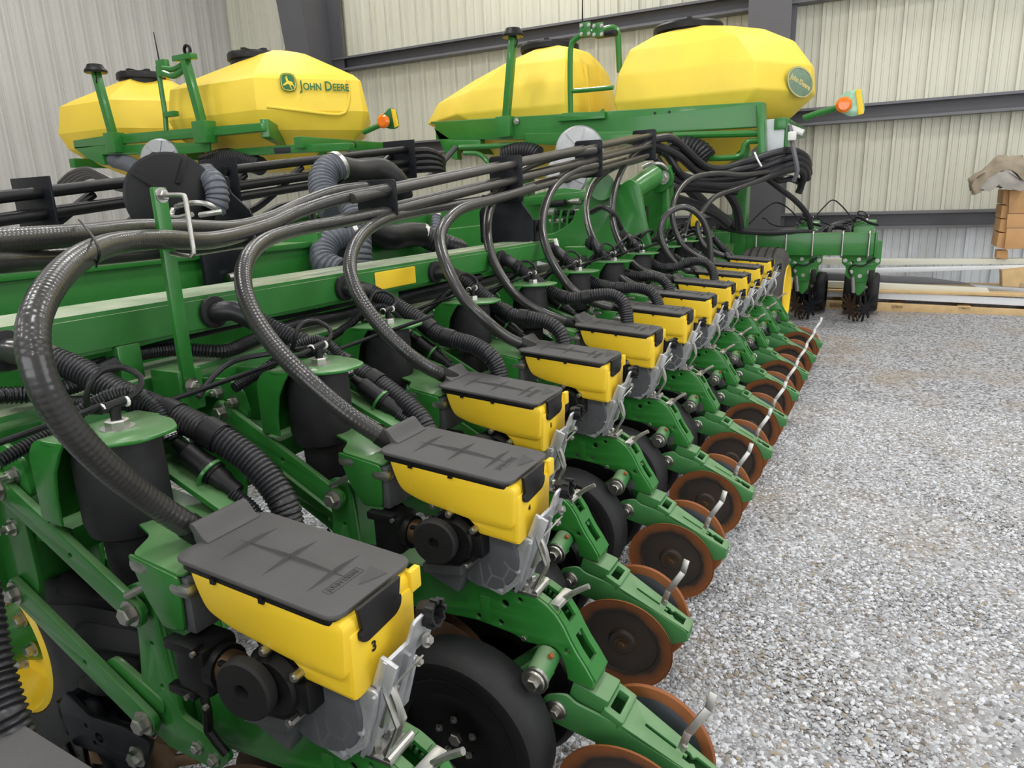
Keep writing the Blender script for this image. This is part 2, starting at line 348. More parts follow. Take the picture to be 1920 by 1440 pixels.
# ------------------------------------------------------------------ one row unit (x across, r rearwards, h above the lid's front edge)
H0 = .85; XC = .011
def U(x, r, h): return Vector((x, -r, h+H0))
def MRH(x): return Matrix(((0, 0, -1, x), (-1, 0, 0, 0), (0, 1, 0, H0), (0, 0, 0, 1)))          # plate in the r-h plane
def MXR(h, slope=0, r0=0): return Matrix.Translation((0, -r0, h+H0)) @ Matrix.Rotation(slope, 4, 'X') @ Matrix(((1, 0, 0, 0), (0, -1, 0, 0), (0, 0, -1, 0), (0, 0, 0, 1)))
def MXH(r): return Matrix(((1, 0, 0, 0), (0, 0, -1, -r), (0, 1, 0, H0), (0, 0, 0, 1)))
def make_unit():
    t = thing('row_unit', '', 'planter row unit')
    # hopper
    hop = obj('hopper', plate(B(), fillet([(.020, -.012), (.034, -.058), (.050, -.090), (.10, -.108), (.155, -.117), (.22, -.128), (.325, -.134), (.333, -.036)], .018, 3), .172, MRH(0), .012), YEL, t)
    obj('hopper_neck', plate(B(), fillet([(.13, -.110), (.19, -.136), (.223, -.159), (.331, -.168), (.3352, -.06), (.22, -.06)], .006, 2), .152, MRH(0), .008), YEL, hop)
    bm = B(); box(bm, U(.079, .331, -.052), (.026, .012, .036), bev=.003); obj('hopper_ear', bm, YEL, hop)
    # lid
    SL = -math.atan(.075)
    TL = Matrix.Translation((0, 0, H0)) @ Matrix.Rotation(-SL, 4, 'X')
    def TM(h): return Matrix.Translation((0, 0, H0)) @ Matrix.Rotation(-SL, 4, 'X') @ Matrix(((1, 0, 0, 0), (0, -1, 0, 0), (0, 0, -1, h), (0, 0, 0, 1)))
    lid = obj('lid', plate(B(), rrect(-.0925, .0925, 0, .327, .016), .009, TM(-.0045), .0035), LIDG, t)
    bm = B(); plate(bm, rrect(-.087, .087, .006, .322, .014), .012, TM(-.016), .002)
    for r in (.085, .185): box(bm, TL @ Vector((-.088, -r, -.020)), (.004, .010, .010))
    obj('lid_skirt', bm, BLK, lid)
    def ridge(a, b, w=.0019, hh=.0062):
        bm = B(); a = Vector((a[0], -a[1], 0)); b = Vector((b[0], -b[1], 0)); d = (b-a).normalized(); s = Vector((-d.y, d.x, 0))*w; m = (a+b)/2; z = Vector((0, 0, hh))
        L = [a, m-(b-a)*.12, m+(b-a)*.12, b]
        V = [[bm.verts.new(TL @ p) for p in (q-s*k, q+z*k2, q+s*k)] for q, k, k2 in zip(L, (.15, 1, 1, .15), (.05, 1, 1, .05))]
        for A, Bv in zip(V, V[1:]):
            for k in range(2): bm.faces.new((A[k], A[k+1], Bv[k+1], Bv[k]))
        return bm
    obj('lid_rib', ridge((-.004, .052), (-.004, .282)), LIDG, lid)
    for r in (.075, .161, .248): obj('lid_rib', ridge((-.062, r), (.056, r)), LIDG, lid)
    bm = B(); plate(bm, fillet([(.022, .0), (.010, .005), (.0, .016), (-.008, .026), (-.018, .028), (-.022, .020), (-.014, .010), (-.012, -.006), (.012, -.008)], .005, 3), .110, Matrix.Translation((.016, 0, 0)) @ MRH(0), .002); obj('hose_hood', bm, LIDG, lid)
    flap = obj('latch_flap', plate(B(), [(-.062, -.0235), (.036, -.0235)]+fillet([(.036, -.050), (.033, -.068), (.020, -.077), (-.050, -.082), (-.062, -.074), (-.062, -.06)], .006, 2), .008, MXH(.3375), .002), BLK, lid)
    bm = B(); lp = [bm.verts.new(TL @ Vector(p)) for p in ((-.010, -.300, .0005), (.040, -.285, .0005), (.036, -.318, .0005), (.020, -.298, .016))]
    for f in ((0, 1, 3), (1, 2, 3), (2, 0, 3)): bm.faces.new([lp[i] for i in f])
    obj('finger_grip', bm, LIDG, lid, flat=True)
    ME = TL @ Matrix.Translation((-.010, -.274, .0003)); em = obj('emblem_frame', plate(B(), [rrect(-.040, .036, -.0085, .0085, .001), rrect(-.0385, .0345, -.007, .007, .001)], .0012, ME, .0002), LIDG, lid)
    text('JOHN DEERE', .0115, LIDG, ME @ Matrix.Translation((-.002, 0, .0003)), lid, 'emblem_lettering', .0006)
    # meter and its cast bracket
    met = obj('meter_housing', lathe(B(), [(0, 0), (0, .082), (.012, .092), (.08, .092), (.10, .075), (.112, .075), (.112, 0)], U(-.055, .232, -.215), (1, 0, 0), 28), METER, t)
    bm = B(); plate(bm, fillet([(.10, -.15), (.20, -.15), (.20, -.29), (.15, -.30), (.10, -.26)], .02), .075, MRH(0), .006); obj('meter_body', bm, METER, met)
    bm = B(); box(bm, U(-.052, .135, -.275), (.03, .10, .055), Matrix.Rotation(.35, 3, 'X'), .004); obj('meter_shield', bm, METER, met)
    def bracket(sx):
        bm = B(); plate(bm, fillet([(.222, -.235), (.228, -.292), (.275, -.305), (.318, -.262), (.338, -.215), (.350, -.165), (.326, -.160), (.300, -.215), (.265, -.236)], .008), .008, MRH(sx*.046), .002)
        rib = [((.245, -.238), (.252, -.262)), ((.252, -.262), (.235, -.29)), ((.252, -.262), (.279, -.266)), ((.279, -.266), (.287, -.294)), ((.279, -.266), (.296, -.236)), ((.296, -.236), (.318, -.245)), ((.296, -.236), (.283, -.222)), ((.228, -.29), (.275, -.302)), ((.275, -.302), (.318, -.262)), ((.318, -.262), (.345, -.17)), ((.224, -.238), (.229, -.291))]
        for a, b in rib: beam(bm, U(sx*.050, *a), U(sx*.050, *b), .005, .010, (1, 0, 0))
        return bm
    for sx in (-1, 1): obj('cast_bracket', bracket(sx), CAST, t)
    bm = B(); beam(bm, U(0, .300, -.298), U(0, .362, -.115), .006, .085, (1, 0, 0)); beam(bm, U(-.036, .298, -.290), U(-.036, .366, -.115), .03, .008, (1, 0, 0), .002); beam(bm, U(.01, .298, -.290), U(.01, .358, -.13), .022, .006, (1, 0, 0))
    mp = obj('meter_mount_plate', bm, CAST, t)
    bm = B(); plate(bm, rrect(.012, .082, -.155, -.075, .006), .006, Matrix.Translation((0, -.362, 0)) @ Matrix.Translation((0, 0, H0-.115)) @ Matrix.Rotation(.36, 4, 'X') @ Matrix.Translation((0, 0, -(H0-.115))) @ MXH(0), .001)
    obj('connector_plate', bm, CAST, t)
    bm = B(); bolt(bm, U(.052, .366, -.135), (0, -1, .3), .008, .008); bolt(bm, U(.02, .372, -.150), (0, -1, .3), .005, .006); obj('bolt', bm, BOLT, mp)
    bm = B(); lathe(bm, [(0, 0), (0, .019), (.012, .021), (.03, .021), (.03, .016), (.012, .014), (.012, 0)], U(.052, .362, -.088), (.1, -1, .15), 8)
    for k in range(8): a = k*pi/4; box(bm, U(.052+cos(a)*.020+.002, .386, -.084+sin(a)*.020), (.006, .014, .006))
    obj('vacuum_connector', bm, BLK, t)
    bm = B(); tube(bm, [U(-.030, .350, -.150), U(-.030, .368, -.185), U(-.030, .372, -.225), U(-.030, .352, -.262), U(-.030, .335, -.288)], .0045, 6, .015); beam(bm, U(-.03, .352, -.16), U(-.03, .372, -.22), .003, .026, (1, 0, 0)); beam(bm, U(-.03, .372, -.22), U(-.03, .345, -.28), .003, .026, (1, 0, 0)); st = obj('latch_strap', bm, ZINC, t)
    bm = B(); beam(bm, U(-.02, .348, -.180), U(.0, .392, -.125), .003, .024, (1, 0, 0)); beam(bm, U(-.025, .338, -.235), U(-.022, .355, -.175), .008, .026, (1, 0, 0)); obj('latch_handle', bm, ZINC, st)
    bm = B(); box(bm, U(-.005, .318, -.300), (.062, .062, .007), bev=.001); cyl(bm, U(-.035, .342, -.296), U(.028, .342, -.296), .007, 10); pl = obj('hinge_plate', bm, ZINC, t)
    for x in (-.022, .016):
        bm = B(); bolt(bm, U(x, .312, -.297), (0, 0, 1), .009, .010); obj('bolt', bm, BOLT, pl)
    # electric drive
    bm = B(); box(bm, U(-.075, .022, -.190), (.070, .072, .088), bev=.012); cyl(bm, U(-.075, .05, -.188), U(-.075, .072, -.188), .036, 18); box(bm, U(-.104, .01, -.148), (.022, .07, .018), bev=.004); box(bm, U(-.104, -.006, -.236), (.018, .06, .016), bev=.004)
    dm = obj('drive_motor', bm, BLK, t)
    bm = B(); lathe(bm, [(0, 0), (0, .024), (.004, .027), (.022, .027), (.026, .022), (.040, .020), (.040, 0)], U(-.078, .070, -.184), (0, -1, 0), 20); obj('coupling', bm, BRUST, dm)
    bm = B(); cyl(bm, U(-.078, .10, -.182), U(-.078, .118, -.182), .017, 12); box(bm, U(-.094, .096, -.166), (.012, .038, .010), bev=.003); obj('shaft_clamp', bm, BLK, dm)
    for p in ((-.112, .045, -.148), (-.112, .012, -.236), (-.112, .055, -.24)):
        bm = B(); cyl(bm, U(*p), U(p[0]-.006, p[1], p[2]), .005, 8); obj('screw', bm, ZINC, dm)
    bm = B(); lathe(bm, [(0, 0), (0, .058), (.018, .062), (.05, .062), (.05, .050), (.068, .044), (.068, 0)], U(-.026, .182, -.180), (-1, 0, 0), 26); box(bm, U(-.062, .235, -.185), (.05, .03, .05), bev=.006); dm2 = obj('drive_gearbox', bm, BLK, t)
    for k, a in enumerate((.6, 1.7, 2.9, 4.1, 5.2)):
        bm = B(); cyl(bm, U(-.05, .182+cos(a)*.060, -.180+sin(a)*.060), U(-.092, .182+cos(a)*.060, -.180+sin(a)*.060), .008, 8); cyl(bm, U(-.092, .182+cos(a)*.060, -.180+sin(a)*.060), U(-.095, .182+cos(a)*.060, -.180+sin(a)*.060), .005, 8); obj('screw', bm, ZINC, dm2)
    bm = B(); lathe(bm, [(0, .011), (0, .046), (.004, .050), (.020, .050), (.024, .046), (.024, .013), (.010, .011), (.010, 0)], U(-.098, .150, -.177), (-1, -.12, .02), 30); obj('drive_puck', bm, RUB, t)
    bm = B(); tube(bm, [U(-.08, .0, -.24), U(-.083, .01, -.29), U(-.08, .0, -.33), U(-.075, .03, -.37)], .008, 8); obj('drive_cable', bm, BLK, t)
    bm = B(); box(bm, U(-.055, .14, -.262), (.05, .10, .022), Matrix.Rotation(-.15, 3, 'X'), .003); obj('drive_foot', bm, METER, t)
    # main beam with the slotted arch
    ARC = [(.285, -.2975), (.315, -.3005), (.342, -.3065), (.367, -.3195), (.389, -.339), (.406, -.364), (.419, -.391), (.435, -.419), (.454, -.446), (.472, -.476)]
    prof = [(-.10, -.300), (.233, -.297)]+ARC+[(.470, -.496), (.414, -.488), (.407, -.455), (.398, -.430), (.384, -.417), (.35, -.421), (.316, -.424), (.285, -.412), (.191, -.402), (.0, -.415), (-.10, -.43)]
    holes = [circ(.267, -.341, .0085), circ(.304, -.323, .0055), circ(.254, -.403+.012, .006), circ(.198, -.39, .006), circ(.412, -.418, .006), circ(.218, -.355, .005)]
    bm = B()
    for sx in (-1, 1): plate(bm, [fillet(prof, .006, 2)]+holes, .010, MRH(XC+sx*.037), .004)
    beamo = obj('main_beam', bm, GREEN, t)
    bm = B(); pts = [(.233, -.297)]+ARC
    def skin(a, b, x0, x1):
        for p, q in zip(pts[a:b], pts[a+1:b+1]): beam(bm, U((x0+x1)/2, p[0], p[1]-.002), U((x0+x1)/2, q[0], q[1]-.002), .008, x1-x0, (1, 0, 0))
    beam(bm, U(XC, -.10, -.304), U(XC, .233, -.301), .007, .07, (1, 0, 0))
    skin(0, 2, XC-.036, XC+.036); skin(2, 6, XC-.036, XC-.017); skin(2, 6, XC+.017, XC+.036); skin(6, 7, XC-.036, XC+.036); skin(7, 9, XC-.036, XC-.016); skin(7, 9, XC+.016, XC+.036); skin(9, 10, XC-.036, XC+.036)
    beam(bm, U(XC, .410, -.487), U(XC, .47, -.495), .006, .07, (1, 0, 0)); beam(bm, U(XC, .30, -.422), U(XC, .395, -.424), .006, .07, (1, 0, 0))
    obj('arch_skin', bm, GREEN, beamo)
    bm = B()
    for k in range(9):
        f = k/8; r = .328+.078*f; hh = -.318-.056*f*f-.02*f
        for sx in (-1, 1): box(bm, U(XC+sx*.022, r, hh), (.012, .006, .012), Matrix.Rotation(.3+.6*f, 3, 'X'), .001)
    obj('depth_teeth', bm, GREEND, beamo)['kind'] = 'stuff'
    bm = B(); box(bm, U(XC-.0435, .218, -.365), (.003, .024, .062), bev=.001); obj('gauge_pad', bm, GREEN, beamo)
    bm = B(); bolt(bm, U(XC-.042, .311, -.414), (-1, 0, 0), .007, .004, False); obj('rivet', bm, BOLT, beamo)
    bm = B(); tube(bm, [U(XC, .386, -.325), U(XC+.004, .415, -.300), U(XC+.008, .444, -.282)], .0065, 8, .01); beam(bm, U(XC-.030, .380, -.326), U(XC+.030, .390, -.318), .024, .012, (0, 0, 1), .003); obj('depth_lever', bm, ZINC, t)
    # gauge wheels and their arms
    for sx in (-1, 1):
        b = obj('gauge_arm_boss', cyl(B(), U(sx*.03, .368, -.440), U(sx*.100, .371, -.452), .027, 20), GREEND, t)
        bm = B(); lathe(bm, [(0, 0), (0, .030), (.008, .030), (.008, .024), (.012, .022), (.012, 0)], U(sx*.098, .371, -.452), (sx, 0, 0), 18); bolt(bm, U(sx*.108, .371, -.452), (sx, 0, 0), .014, .012); obj('boss_bolt', bm, BOLT, b)
        bm = B(); lathe(bm, [(0, 0), (0, .006), (.008, .006), (.012, 0)], U(sx*.058, .386, -.421), (0, -.6, .8), 8); obj('grease_fitting', bm, RUST, b)
        bm = B(); beam(bm, U(sx*.045, .37, -.455), U(sx*.045, .195, -.62), .05, .022, (1, 0, 0), .004); obj('gauge_arm', bm, GREEND, t)
        prof = [(0, .120), (.004, .150), (-.004, .172), (0, .190), (.020, .206), (.055, .209), (.090, .206), (.110, .190), (.108, .165), (.100, .145), (.100, .120)]
        w = obj('gauge_wheel', lathe(B(), prof, U(sx*.165, .197, -.622), (-sx, 0, .0), 48), RUB, t)
        obj('wheel_disc', lathe(B(), [(.020, 0), (.016, .03), (.024, .06), (.020, .10), (.008, .135), (.002, .152), (.006, .152), (.03, .09), (.03, 0)], U(sx*.165, .197, -.622), (-sx, 0, 0), 40), BLK, w)
        for k in range(5):
            a = k*2*pi/5+.4; bm = B(); bolt(bm, U(sx*.146, .197+cos(a)*.045, -.622+sin(a)*.045), (sx, 0, 0), .006, .006); obj('wheel_bolt', bm, BOLT, w)
        bm = B(); bolt(bm, U(sx*.148, .197, -.622), (sx, 0, 0), .016, .012, False); obj('axle_bolt', bm, BOLT, w)
        obj('opener_disc', lathe(B(), [(0, 0), (-.004, .05), (0, .06), (0, .185), (.002, .19), (.004, .185), (.004, 0)], U(sx*.030, .055, -.625), (-sx, .12, -.04), 40), OPEN, t)
    # closing arm
    arm = [(.352, -.555), (.366, -.528), (.392, -.518), (.417, -.513), (.433, -.529), (.531, -.556), (.548, -.572), (.641, -.612), (.728, -.657), (.726, -.688), (.668, -.708), (.56, -.660), (.508, -.640), (.492, -.618), (.41, -.598), (.366, -.586)]
    bm = B()
    for sx in (-1, 1):
        Ty = Matrix.Translation(U(XC+sx*.046, .50, 0)) @ Matrix.Rotation(-sx*.085, 4, 'Z') @ Matrix.Translation(-U(0, .50, 0))
        plate(bm, fillet(arm, .010, 2), .008, Ty @ MRH(0), .002)
    ca = obj('closing_arm', bm, GREEND, t)
    ang = math.atan2(.657-.556, .728-.531); L = math.hypot(.197, .101)
    Tm = Matrix.Translation(U(XC, .531, -.557)) @ Matrix.Rotation(ang, 4, 'X') @ Matrix(((1, 0, 0, 0), (0, -1, 0, 0), (0, 0, -1, 0), (0, 0, 0, 1)))
    slot = fillet([(-.004, .045), (.004, .045), (.004, .12), (-.004, .12)], .003)
    tee = [(-.013, .138), (-.004, .138), (-.004, .146), (.004, .146), (.004, .138), (.013, .138), (.013, .150), (.006, .158), (.016, .166), (.016, .200), (-.016, .200), (-.016, .172), (-.006, .164), (-.013, .154)]
    bm = B(); plate(bm, [[(-.047, 0), (.047, 0), (.028, L), (-.028, L)], slot, tee], .008, Tm, .0015)
    beam(bm, U(XC, .722, -.655), U(XC, .722, -.688), .008, .05, (1, 0, 0)); obj('arm_top', bm, GREEND, ca)
    bm = B(); box(bm, U(XC, .458, -.525), (.080, .085, .048), Matrix.Rotation(.28, 3, 'X'), .006); obj('arm_stop', bm, GREEND, ca)
    bm = B(); plate(bm, [rrect(-.048, .048, -.045, .004, .004), rrect(-.030, .030, -.034, -.010, .002)], .022, Tm, .002); obj('arm_window', bm, GREEND, ca)
    for sx in (-1, 1):
        bm = B(); lathe(bm, [(0, 0), (0, .0245), (.003, .0245), (.006, .021), (.006, 0)], U(XC+sx*.0585, .392, -.557), (sx, 0, 0), 22); bolt(bm, U(XC+sx*.0645, .392, -.557), (sx, 0, 0), .011, .010); obj('pivot_bolt', bm, BOLT, ca)
    bm = B(); tube(bm, [U(.0, .655, -.600), U(.0, .660, -.585)], .006, 8, .01); beam(bm, U(0, .652, -.598), U(.004, .664, -.556), .016, .006, (1, 0, 0), .001); beam(bm, U(.004, .664, -.558), U(.018, .700, -.498), .017, .006, (1, 0, 0), .001); beam(bm, U(.018, .700, -.498), U(.026, .708, -.462), .017, .006, (1, 0, 0), .001); obj('closing_lever', bm, ZINC, t)
    for sx, r, h in ((-1, .556, -.704), (1, .560, -.704)):
        ax = Vector((sx, -.05, -.09))
        d = obj('closing_disc', lathe(B(), [(-.016, 0), (-.014, .03), (-.010, .10), (-.006, .103), (.0, .142), (.004, .146), (-.004, .143), (-.014, .10), (-.020, .03), (-.020, 0)], U(XC+sx*.088, r, h), ax, 56), RUSTD, t)
        obj('disc_face', lathe(B(), [(-.004, 0), (-.003, .034), (-.0125, .040), (-.0095, .10), (-.0062, .103), (-.0085, .103), (-.018, .04)], U(XC+sx*.088, r, h), ax, 44), RUSTD, d)
        obj('disc_back', lathe(B(), [(-.024, .0), (-.024, .04), (-.0165, .10), (-.0095, .122), (-.0075, .122), (-.012, .09)], U(XC+sx*.088, r, h), ax, 40), DARKB, d)
        bm = B(); cyl(bm, U(XC+sx*.088, r, h)+ax*-.003, U(XC+sx*.088, r, h)+ax*.002, .019, 16); bolt(bm, U(XC+sx*.088, r, h)+ax*.002, ax, .012, .007, False); obj('disc_hub', bm, BRUST, d)
        bm = B(); cyl(bm, U(XC+sx*.02, r-.01, h+.04), U(XC+sx*.078, r, h), .018, 12); obj('disc_axle', bm, GREEND, t)
    # shank plates behind the parallel arms
    sp = [(-.190, -.118), (-.150, -.098), (-.112, -.112), (-.095, -.35), (.0, -.372), (.022, -.396), (-.02, -.437), (-.15, -.432), (-.205, -.395), (-.172, -.20)]
    for sx in (-1, 1):
        o = obj('shank_plate', plate(B(), [fillet(sp, .014, 3), circ(-.138, -.215, .005), circ(-.132, -.30, .005)], .012, MRH(sx*.058), .002), GREEN, t)
        for p in ((-.06, -.40), (-.02, -.41)):
            bm = B(); bolt(bm, U(sx*.064, *p), (sx, 0, 0), .009, .008); obj('bolt', bm, BOLT, o)
    bm = B(); box(bm, U(0, -.11, -.26), (.104, .012, .29), bev=.002); cyl(bm, U(-.05, -.02, -.145), U(.05, -.02, -.145), .018, 12); obj('shank_web', bm, GREEN, t)
    # green cover in front of the hopper
    co = obj('head_cover', plate(B(), fillet([(-.090, .012), (-.092, -.100), (-.040, -.125), (-.012, -.235), (.040, -.275), (.092, -.24), (.092, .012)], .012), .006, MXR(-.034, .14), .002), GREEN, t)
    obj('cover_side', plate(B(), fillet([(-.112, -.020), (.008, -.038), (.002, -.135), (-.05, -.140), (-.085, -.09)], .010), .006, MRH(-.090), .002), GREEN, co)
    bm = B(); cyl(bm, U(-.082, -.150, -.112), U(-.082, -.075, -.070), .0075, 10); obj('stop_stud', bm, ZINC, co)
    for r in (-.088, .004):
        bm = B(); box(bm, U(-.082, r, -.040 if r < 0 else -.060), (.026, .048, .024), bev=.010); obj('chrome_clip', bm, ZINC, co)
    bm = B(); box(bm, U(-.02, .004, -.09), (.13, .03, .10), bev=.006); obj('meter_nose', bm, METER, t)
    # parallel arms
    for x in (-.078, .078):
        for a, b in (((-.482, .030), (-.145, -.143)), ((-.512, -.195), (-.170, -.372))):
            d = (Vector(b)-Vector(a)).normalized(); q = Vector((-d.y, d.x))*.026; e = d*.026; A = Vector(a); Bq = Vector(b)
            lp = fillet([tuple(A-e-q), tuple(Bq+e-q), tuple(Bq+e+q), tuple(A-e+q)], .022, 4); mid = (A+Bq)/2
            o = obj('parallel_arm', plate(B(), [lp, circ(mid.x+.02, mid.y-.012, .006)], .014, MRH(x), .002), GREEN, t)
            sx = 1 if x > 0 else -1
            for p in (a, b):
                bm = B(); bolt(bm, U(x+sx*.007, *p), (sx, 0, 0), .0165, .015); obj('bolt', bm, BOLT, o)
    bm = B(); plate(bm, fillet([(-.30, -.305), (-.26, -.275), (-.20, -.30), (-.13, -.33), (-.135, -.36), (-.2, -.345)], .02), .012, MRH(-.062), .002); obj('arm_gusset', bm, GREEN, t)
    # mount at the bar: side plates, back plate
    mpz = [(-.585, .105), (-.46, .112), (-.420, .085), (-.405, .02), (-.455, .0), (-.455, -.17), (-.475, -.235), (-.55, -.235), (-.585, -.16)]
    for sx in (-1, 1):
        o = obj('mount_plate', plate(B(), fillet(mpz, .016, 3), .012, MRH(sx*.062), .002), GREEN, t)
        for p in ((-.50, .075), (-.45, .055), (-.50, -.06)):
            bm = B(); bolt(bm, U(sx*.068, *p), (sx, 0, 0), .012, .012); cyl(bm, U(sx*.08, *p), U(sx*.094, *p), .007, 8); obj('bolt', bm, ZINC, o)
    bm = B(); box(bm, U(0, -.578, -.06), (.18, .014, .34), bev=.003); obj('mount_back', bm, GREEN, t)
    # down force air bag under a bent green bracket
    br = obj('airbag_bracket', plate(B(), fillet([(-.100, -.295), (-.098, -.25), (-.078, -.165), (-.03, -.118), (.045, -.122), (.078, -.18), (.088, -.295)], .02), .007, MXR(.150), .002), GREEN, t)
    q = [(-.285+.05*cos(a), .1035+.05*sin(a)) for a in [pi/2+k*pi/12 for k in range(7)]]; q2 = [(-.285+.043*cos(a), .1035+.043*sin(a)) for a in [pi/2+k*pi/12 for k in range(7)]]
    bm = B(); plate(bm, q+[(-.335, -.01), (-.328, -.01)]+q2[::-1], .178, Matrix.Translation((-.002, 0, 0)) @ MRH(0), .001); obj('bracket_wall', bm, GREEN, br)
    gs = [(-.225, .1535)]+q+[(-.335, .0), (-.282, -.005), (-.280, .045), (-.268, .095), (-.244, .132)]
    for x in (-.092, .084): bm = B(); plate(bm, gs, .007, MRH(x), .002); obj('bracket_gusset', bm, GREEN, br)
    bm = B(); box(bm, U(0, -.45, -.06), (.11, .25, .05), bev=.003); obj('bracket_shelf', bm, GREEN, br)
    obj('airbag', lathe(B(), [(0, 0), (0, .066), (.02, .072), (.08, .074), (.15, .074), (.178, .068), (.19, .050), (.29, .046), (.29, 0)], U(0, -.235, .145), (0, 0, -1), 32), RUB, t)
    f = obj('air_fitting', bolt(B(), U(.0, -.222, .152), (0, 0, 1), .0195, .014), ZINC, t)
    bm = B(); cyl(bm, U(0, -.222, .165), U(0, -.222, .192), .009, 10); cyl(bm, U(-.026, -.222, .192), U(.028, -.228, .196), .0085, 10); obj('tee', bm, BLK, f)
    for x in (-.022, .024):
        bm = B(); cyl(bm, U(x-.001, -.224, .194), U(x+.003, -.224, .194), .0095, 10); obj('tee_ring', bm, WHITE, f)
    bm = B(); tube(bm, [U(.028, -.228, .196), U(.060, -.236, .204), U(.080, -.255, .222), U(.070, -.282, .240), U(.035, -.296, .240), U(.005, -.292, .220), U(.0, -.300, .190), U(.03, -.345, .160), U(.12, -.42, .13), U(.26, -.44, .11), U(.38, -.36, .14), U(.44, -.245, .180), U(.482, -.222, .192)], .0056, 8, .015); obj('air_line', bm, BLK, t)
    # wiring connector
    bm = B(); lathe(bm, [(0, 0), (0, .010), (.02, .014), (.03, .022), (.075, .022), (.076, .024), (.10, .024), (.10, .020), (.12, .020), (.13, .016), (.155, .015), (.155, 0)], U(.098, -.212, .095), (.02, -.130, -.090), 18); c = obj('wiring_connector', bm, BLK, t)
    obj('cable_sleeve', corr(B(), [U(.108, -.09, .010), U(.112, -.06, -.008), U(.112, -.035, -.03), U(.105, -.02, -.07)], .011, .006, .1, 10), CORR, c)
    obj('cable_sleeve', corr(B(), [U(.097, -.218, .100), U(.098, -.235, .130), U(.098, -.26, .165), U(.085, -.30, .19), U(.04, -.345, .175), U(-.02, -.37, .14), U(-.12, -.38, .11)], .012, .006, .1, 10), CORR, c)
    bm = B(); cyl(bm, U(.097, -.222, .105), U(.098, -.236, .132), .0135, 12); obj('cable_label', bm, WHITE, c)
    obj('connector_ring', lathe(B(), [(0, .024), (0, .030), (.006, .030), (.006, .024)], U(.104, -.140, .044), (.02, -.130, -.090), 20), GREEN, t)
    bm = B(); beam(bm, U(.122, -.33, .125), U(.122, -.10, .0), .05, .005, (1, 0, 0), .001); beam(bm, U(.09, -.05, -.02), U(.09, -.3, .08), .012, .05, (1, 0, 0), .002); obj('wiring_bracket', bm, GREEN, t)
    # row cleaner in front
    for sx in (-1, 1):
        obj('cleaner_bracket', plate(B(), [fillet([(-.540, -.500), (-.505, -.577), (-.262, -.545), (-.224, -.468), (-.30, -.458), (-.42, -.475), (-.49, -.44)], .012), circ(-.40, -.52, .012), circ(-.44, -.505, .005), circ(-.42, -.54, .005)], .010, MRH(sx*.045), .002), BLKS, t)
        bm = B(); bolt(bm, U(sx*.05, -.275, -.515), (sx, 0, 0), .016, .014); obj('bolt', bm, BOLT, t)
        bm = B(); lathe(bm, [(0, 0), (0, .055), (.008, .055), (.008, 0)], U(sx*.065, -.44, -.70), (sx, .75, -.35), 20)
        d, s_, u_ = frame((sx, .75, -.35))
        for k in range(11):
            a = 2*pi*k/11; q = s_*cos(a)+u_*sin(a); o = U(sx*.068, -.44, -.70); beam(bm, o+q*.05, o+q*.15, .026, .009, d, .001)
        obj('finger_wheel', bm, BRUST if sx > 0 else BLKS, t)
    bm = B(); beam(bm, U(0, -.52, -.5), U(0, -.43, -.70), .05, .03, (1, 0, 0), .004); box(bm, U(0, -.53, -.52), (.10, .02, .08), bev=.003); obj('cleaner_stem', bm, BLKS, t)
    return t
PIT_ = .508; OFF = .18328
unit = make_unit()
ords = ['third', 'fourth', 'fifth', 'sixth', 'seventh', 'eighth', 'ninth', 'tenth']
lab = {0: 'green row unit with yellow hopper marked 3, standing nearest in full view', 1: 'green row unit with yellow hopper marked 4, ahead of the lug tyre',
       2: 'green row unit with yellow hopper marked 5 at the rear'}
for k in range(3, 11): lab[k] = 'row unit with yellow hopper, %s beyond the hopper marked 5' % ['first', 'second', 'third', 'fourth', 'fifth', 'sixth', 'seventh', 'eighth, last'][k-3]
lab[3] = 'row unit with yellow hopper directly beyond the hopper marked 5'
lab[10] = 'row unit with yellow hopper at the far end, against the wide tyre'
lab[-1] = 'row unit cut off at the bottom corner, only its grey lid showing'
units = {}
for k in range(-1, 11):
    loc = (k*PIT_, OFF if k >= 2 else 0, 0)
    if k == -1: loc = (k*PIT_+.012, 0, .008)
    if k == 0: u = unit; u.location = loc; u['label'] = lab[0]; u['group'] = 'row units along the folded wing'
    else: u = dup(unit, loc, 0, lab[k], 'row units along the folded wing')
    units[k] = u
for k, s, z in ((0, '3', .022), (1, '4', .016), (2, '5', .018)):
    hop = [c for c in units[k].children if c.name.startswith('hopper')][0]
    M = Matrix.Translation(U(-.030, .3352, -.102)) @ Matrix.Rotation(pi/2, 4, 'X') @ Matrix.Diagonal((1, 1, 1, 1))
    text(s, z, INK, M, hop, 'hopper_number', bold=.0006)
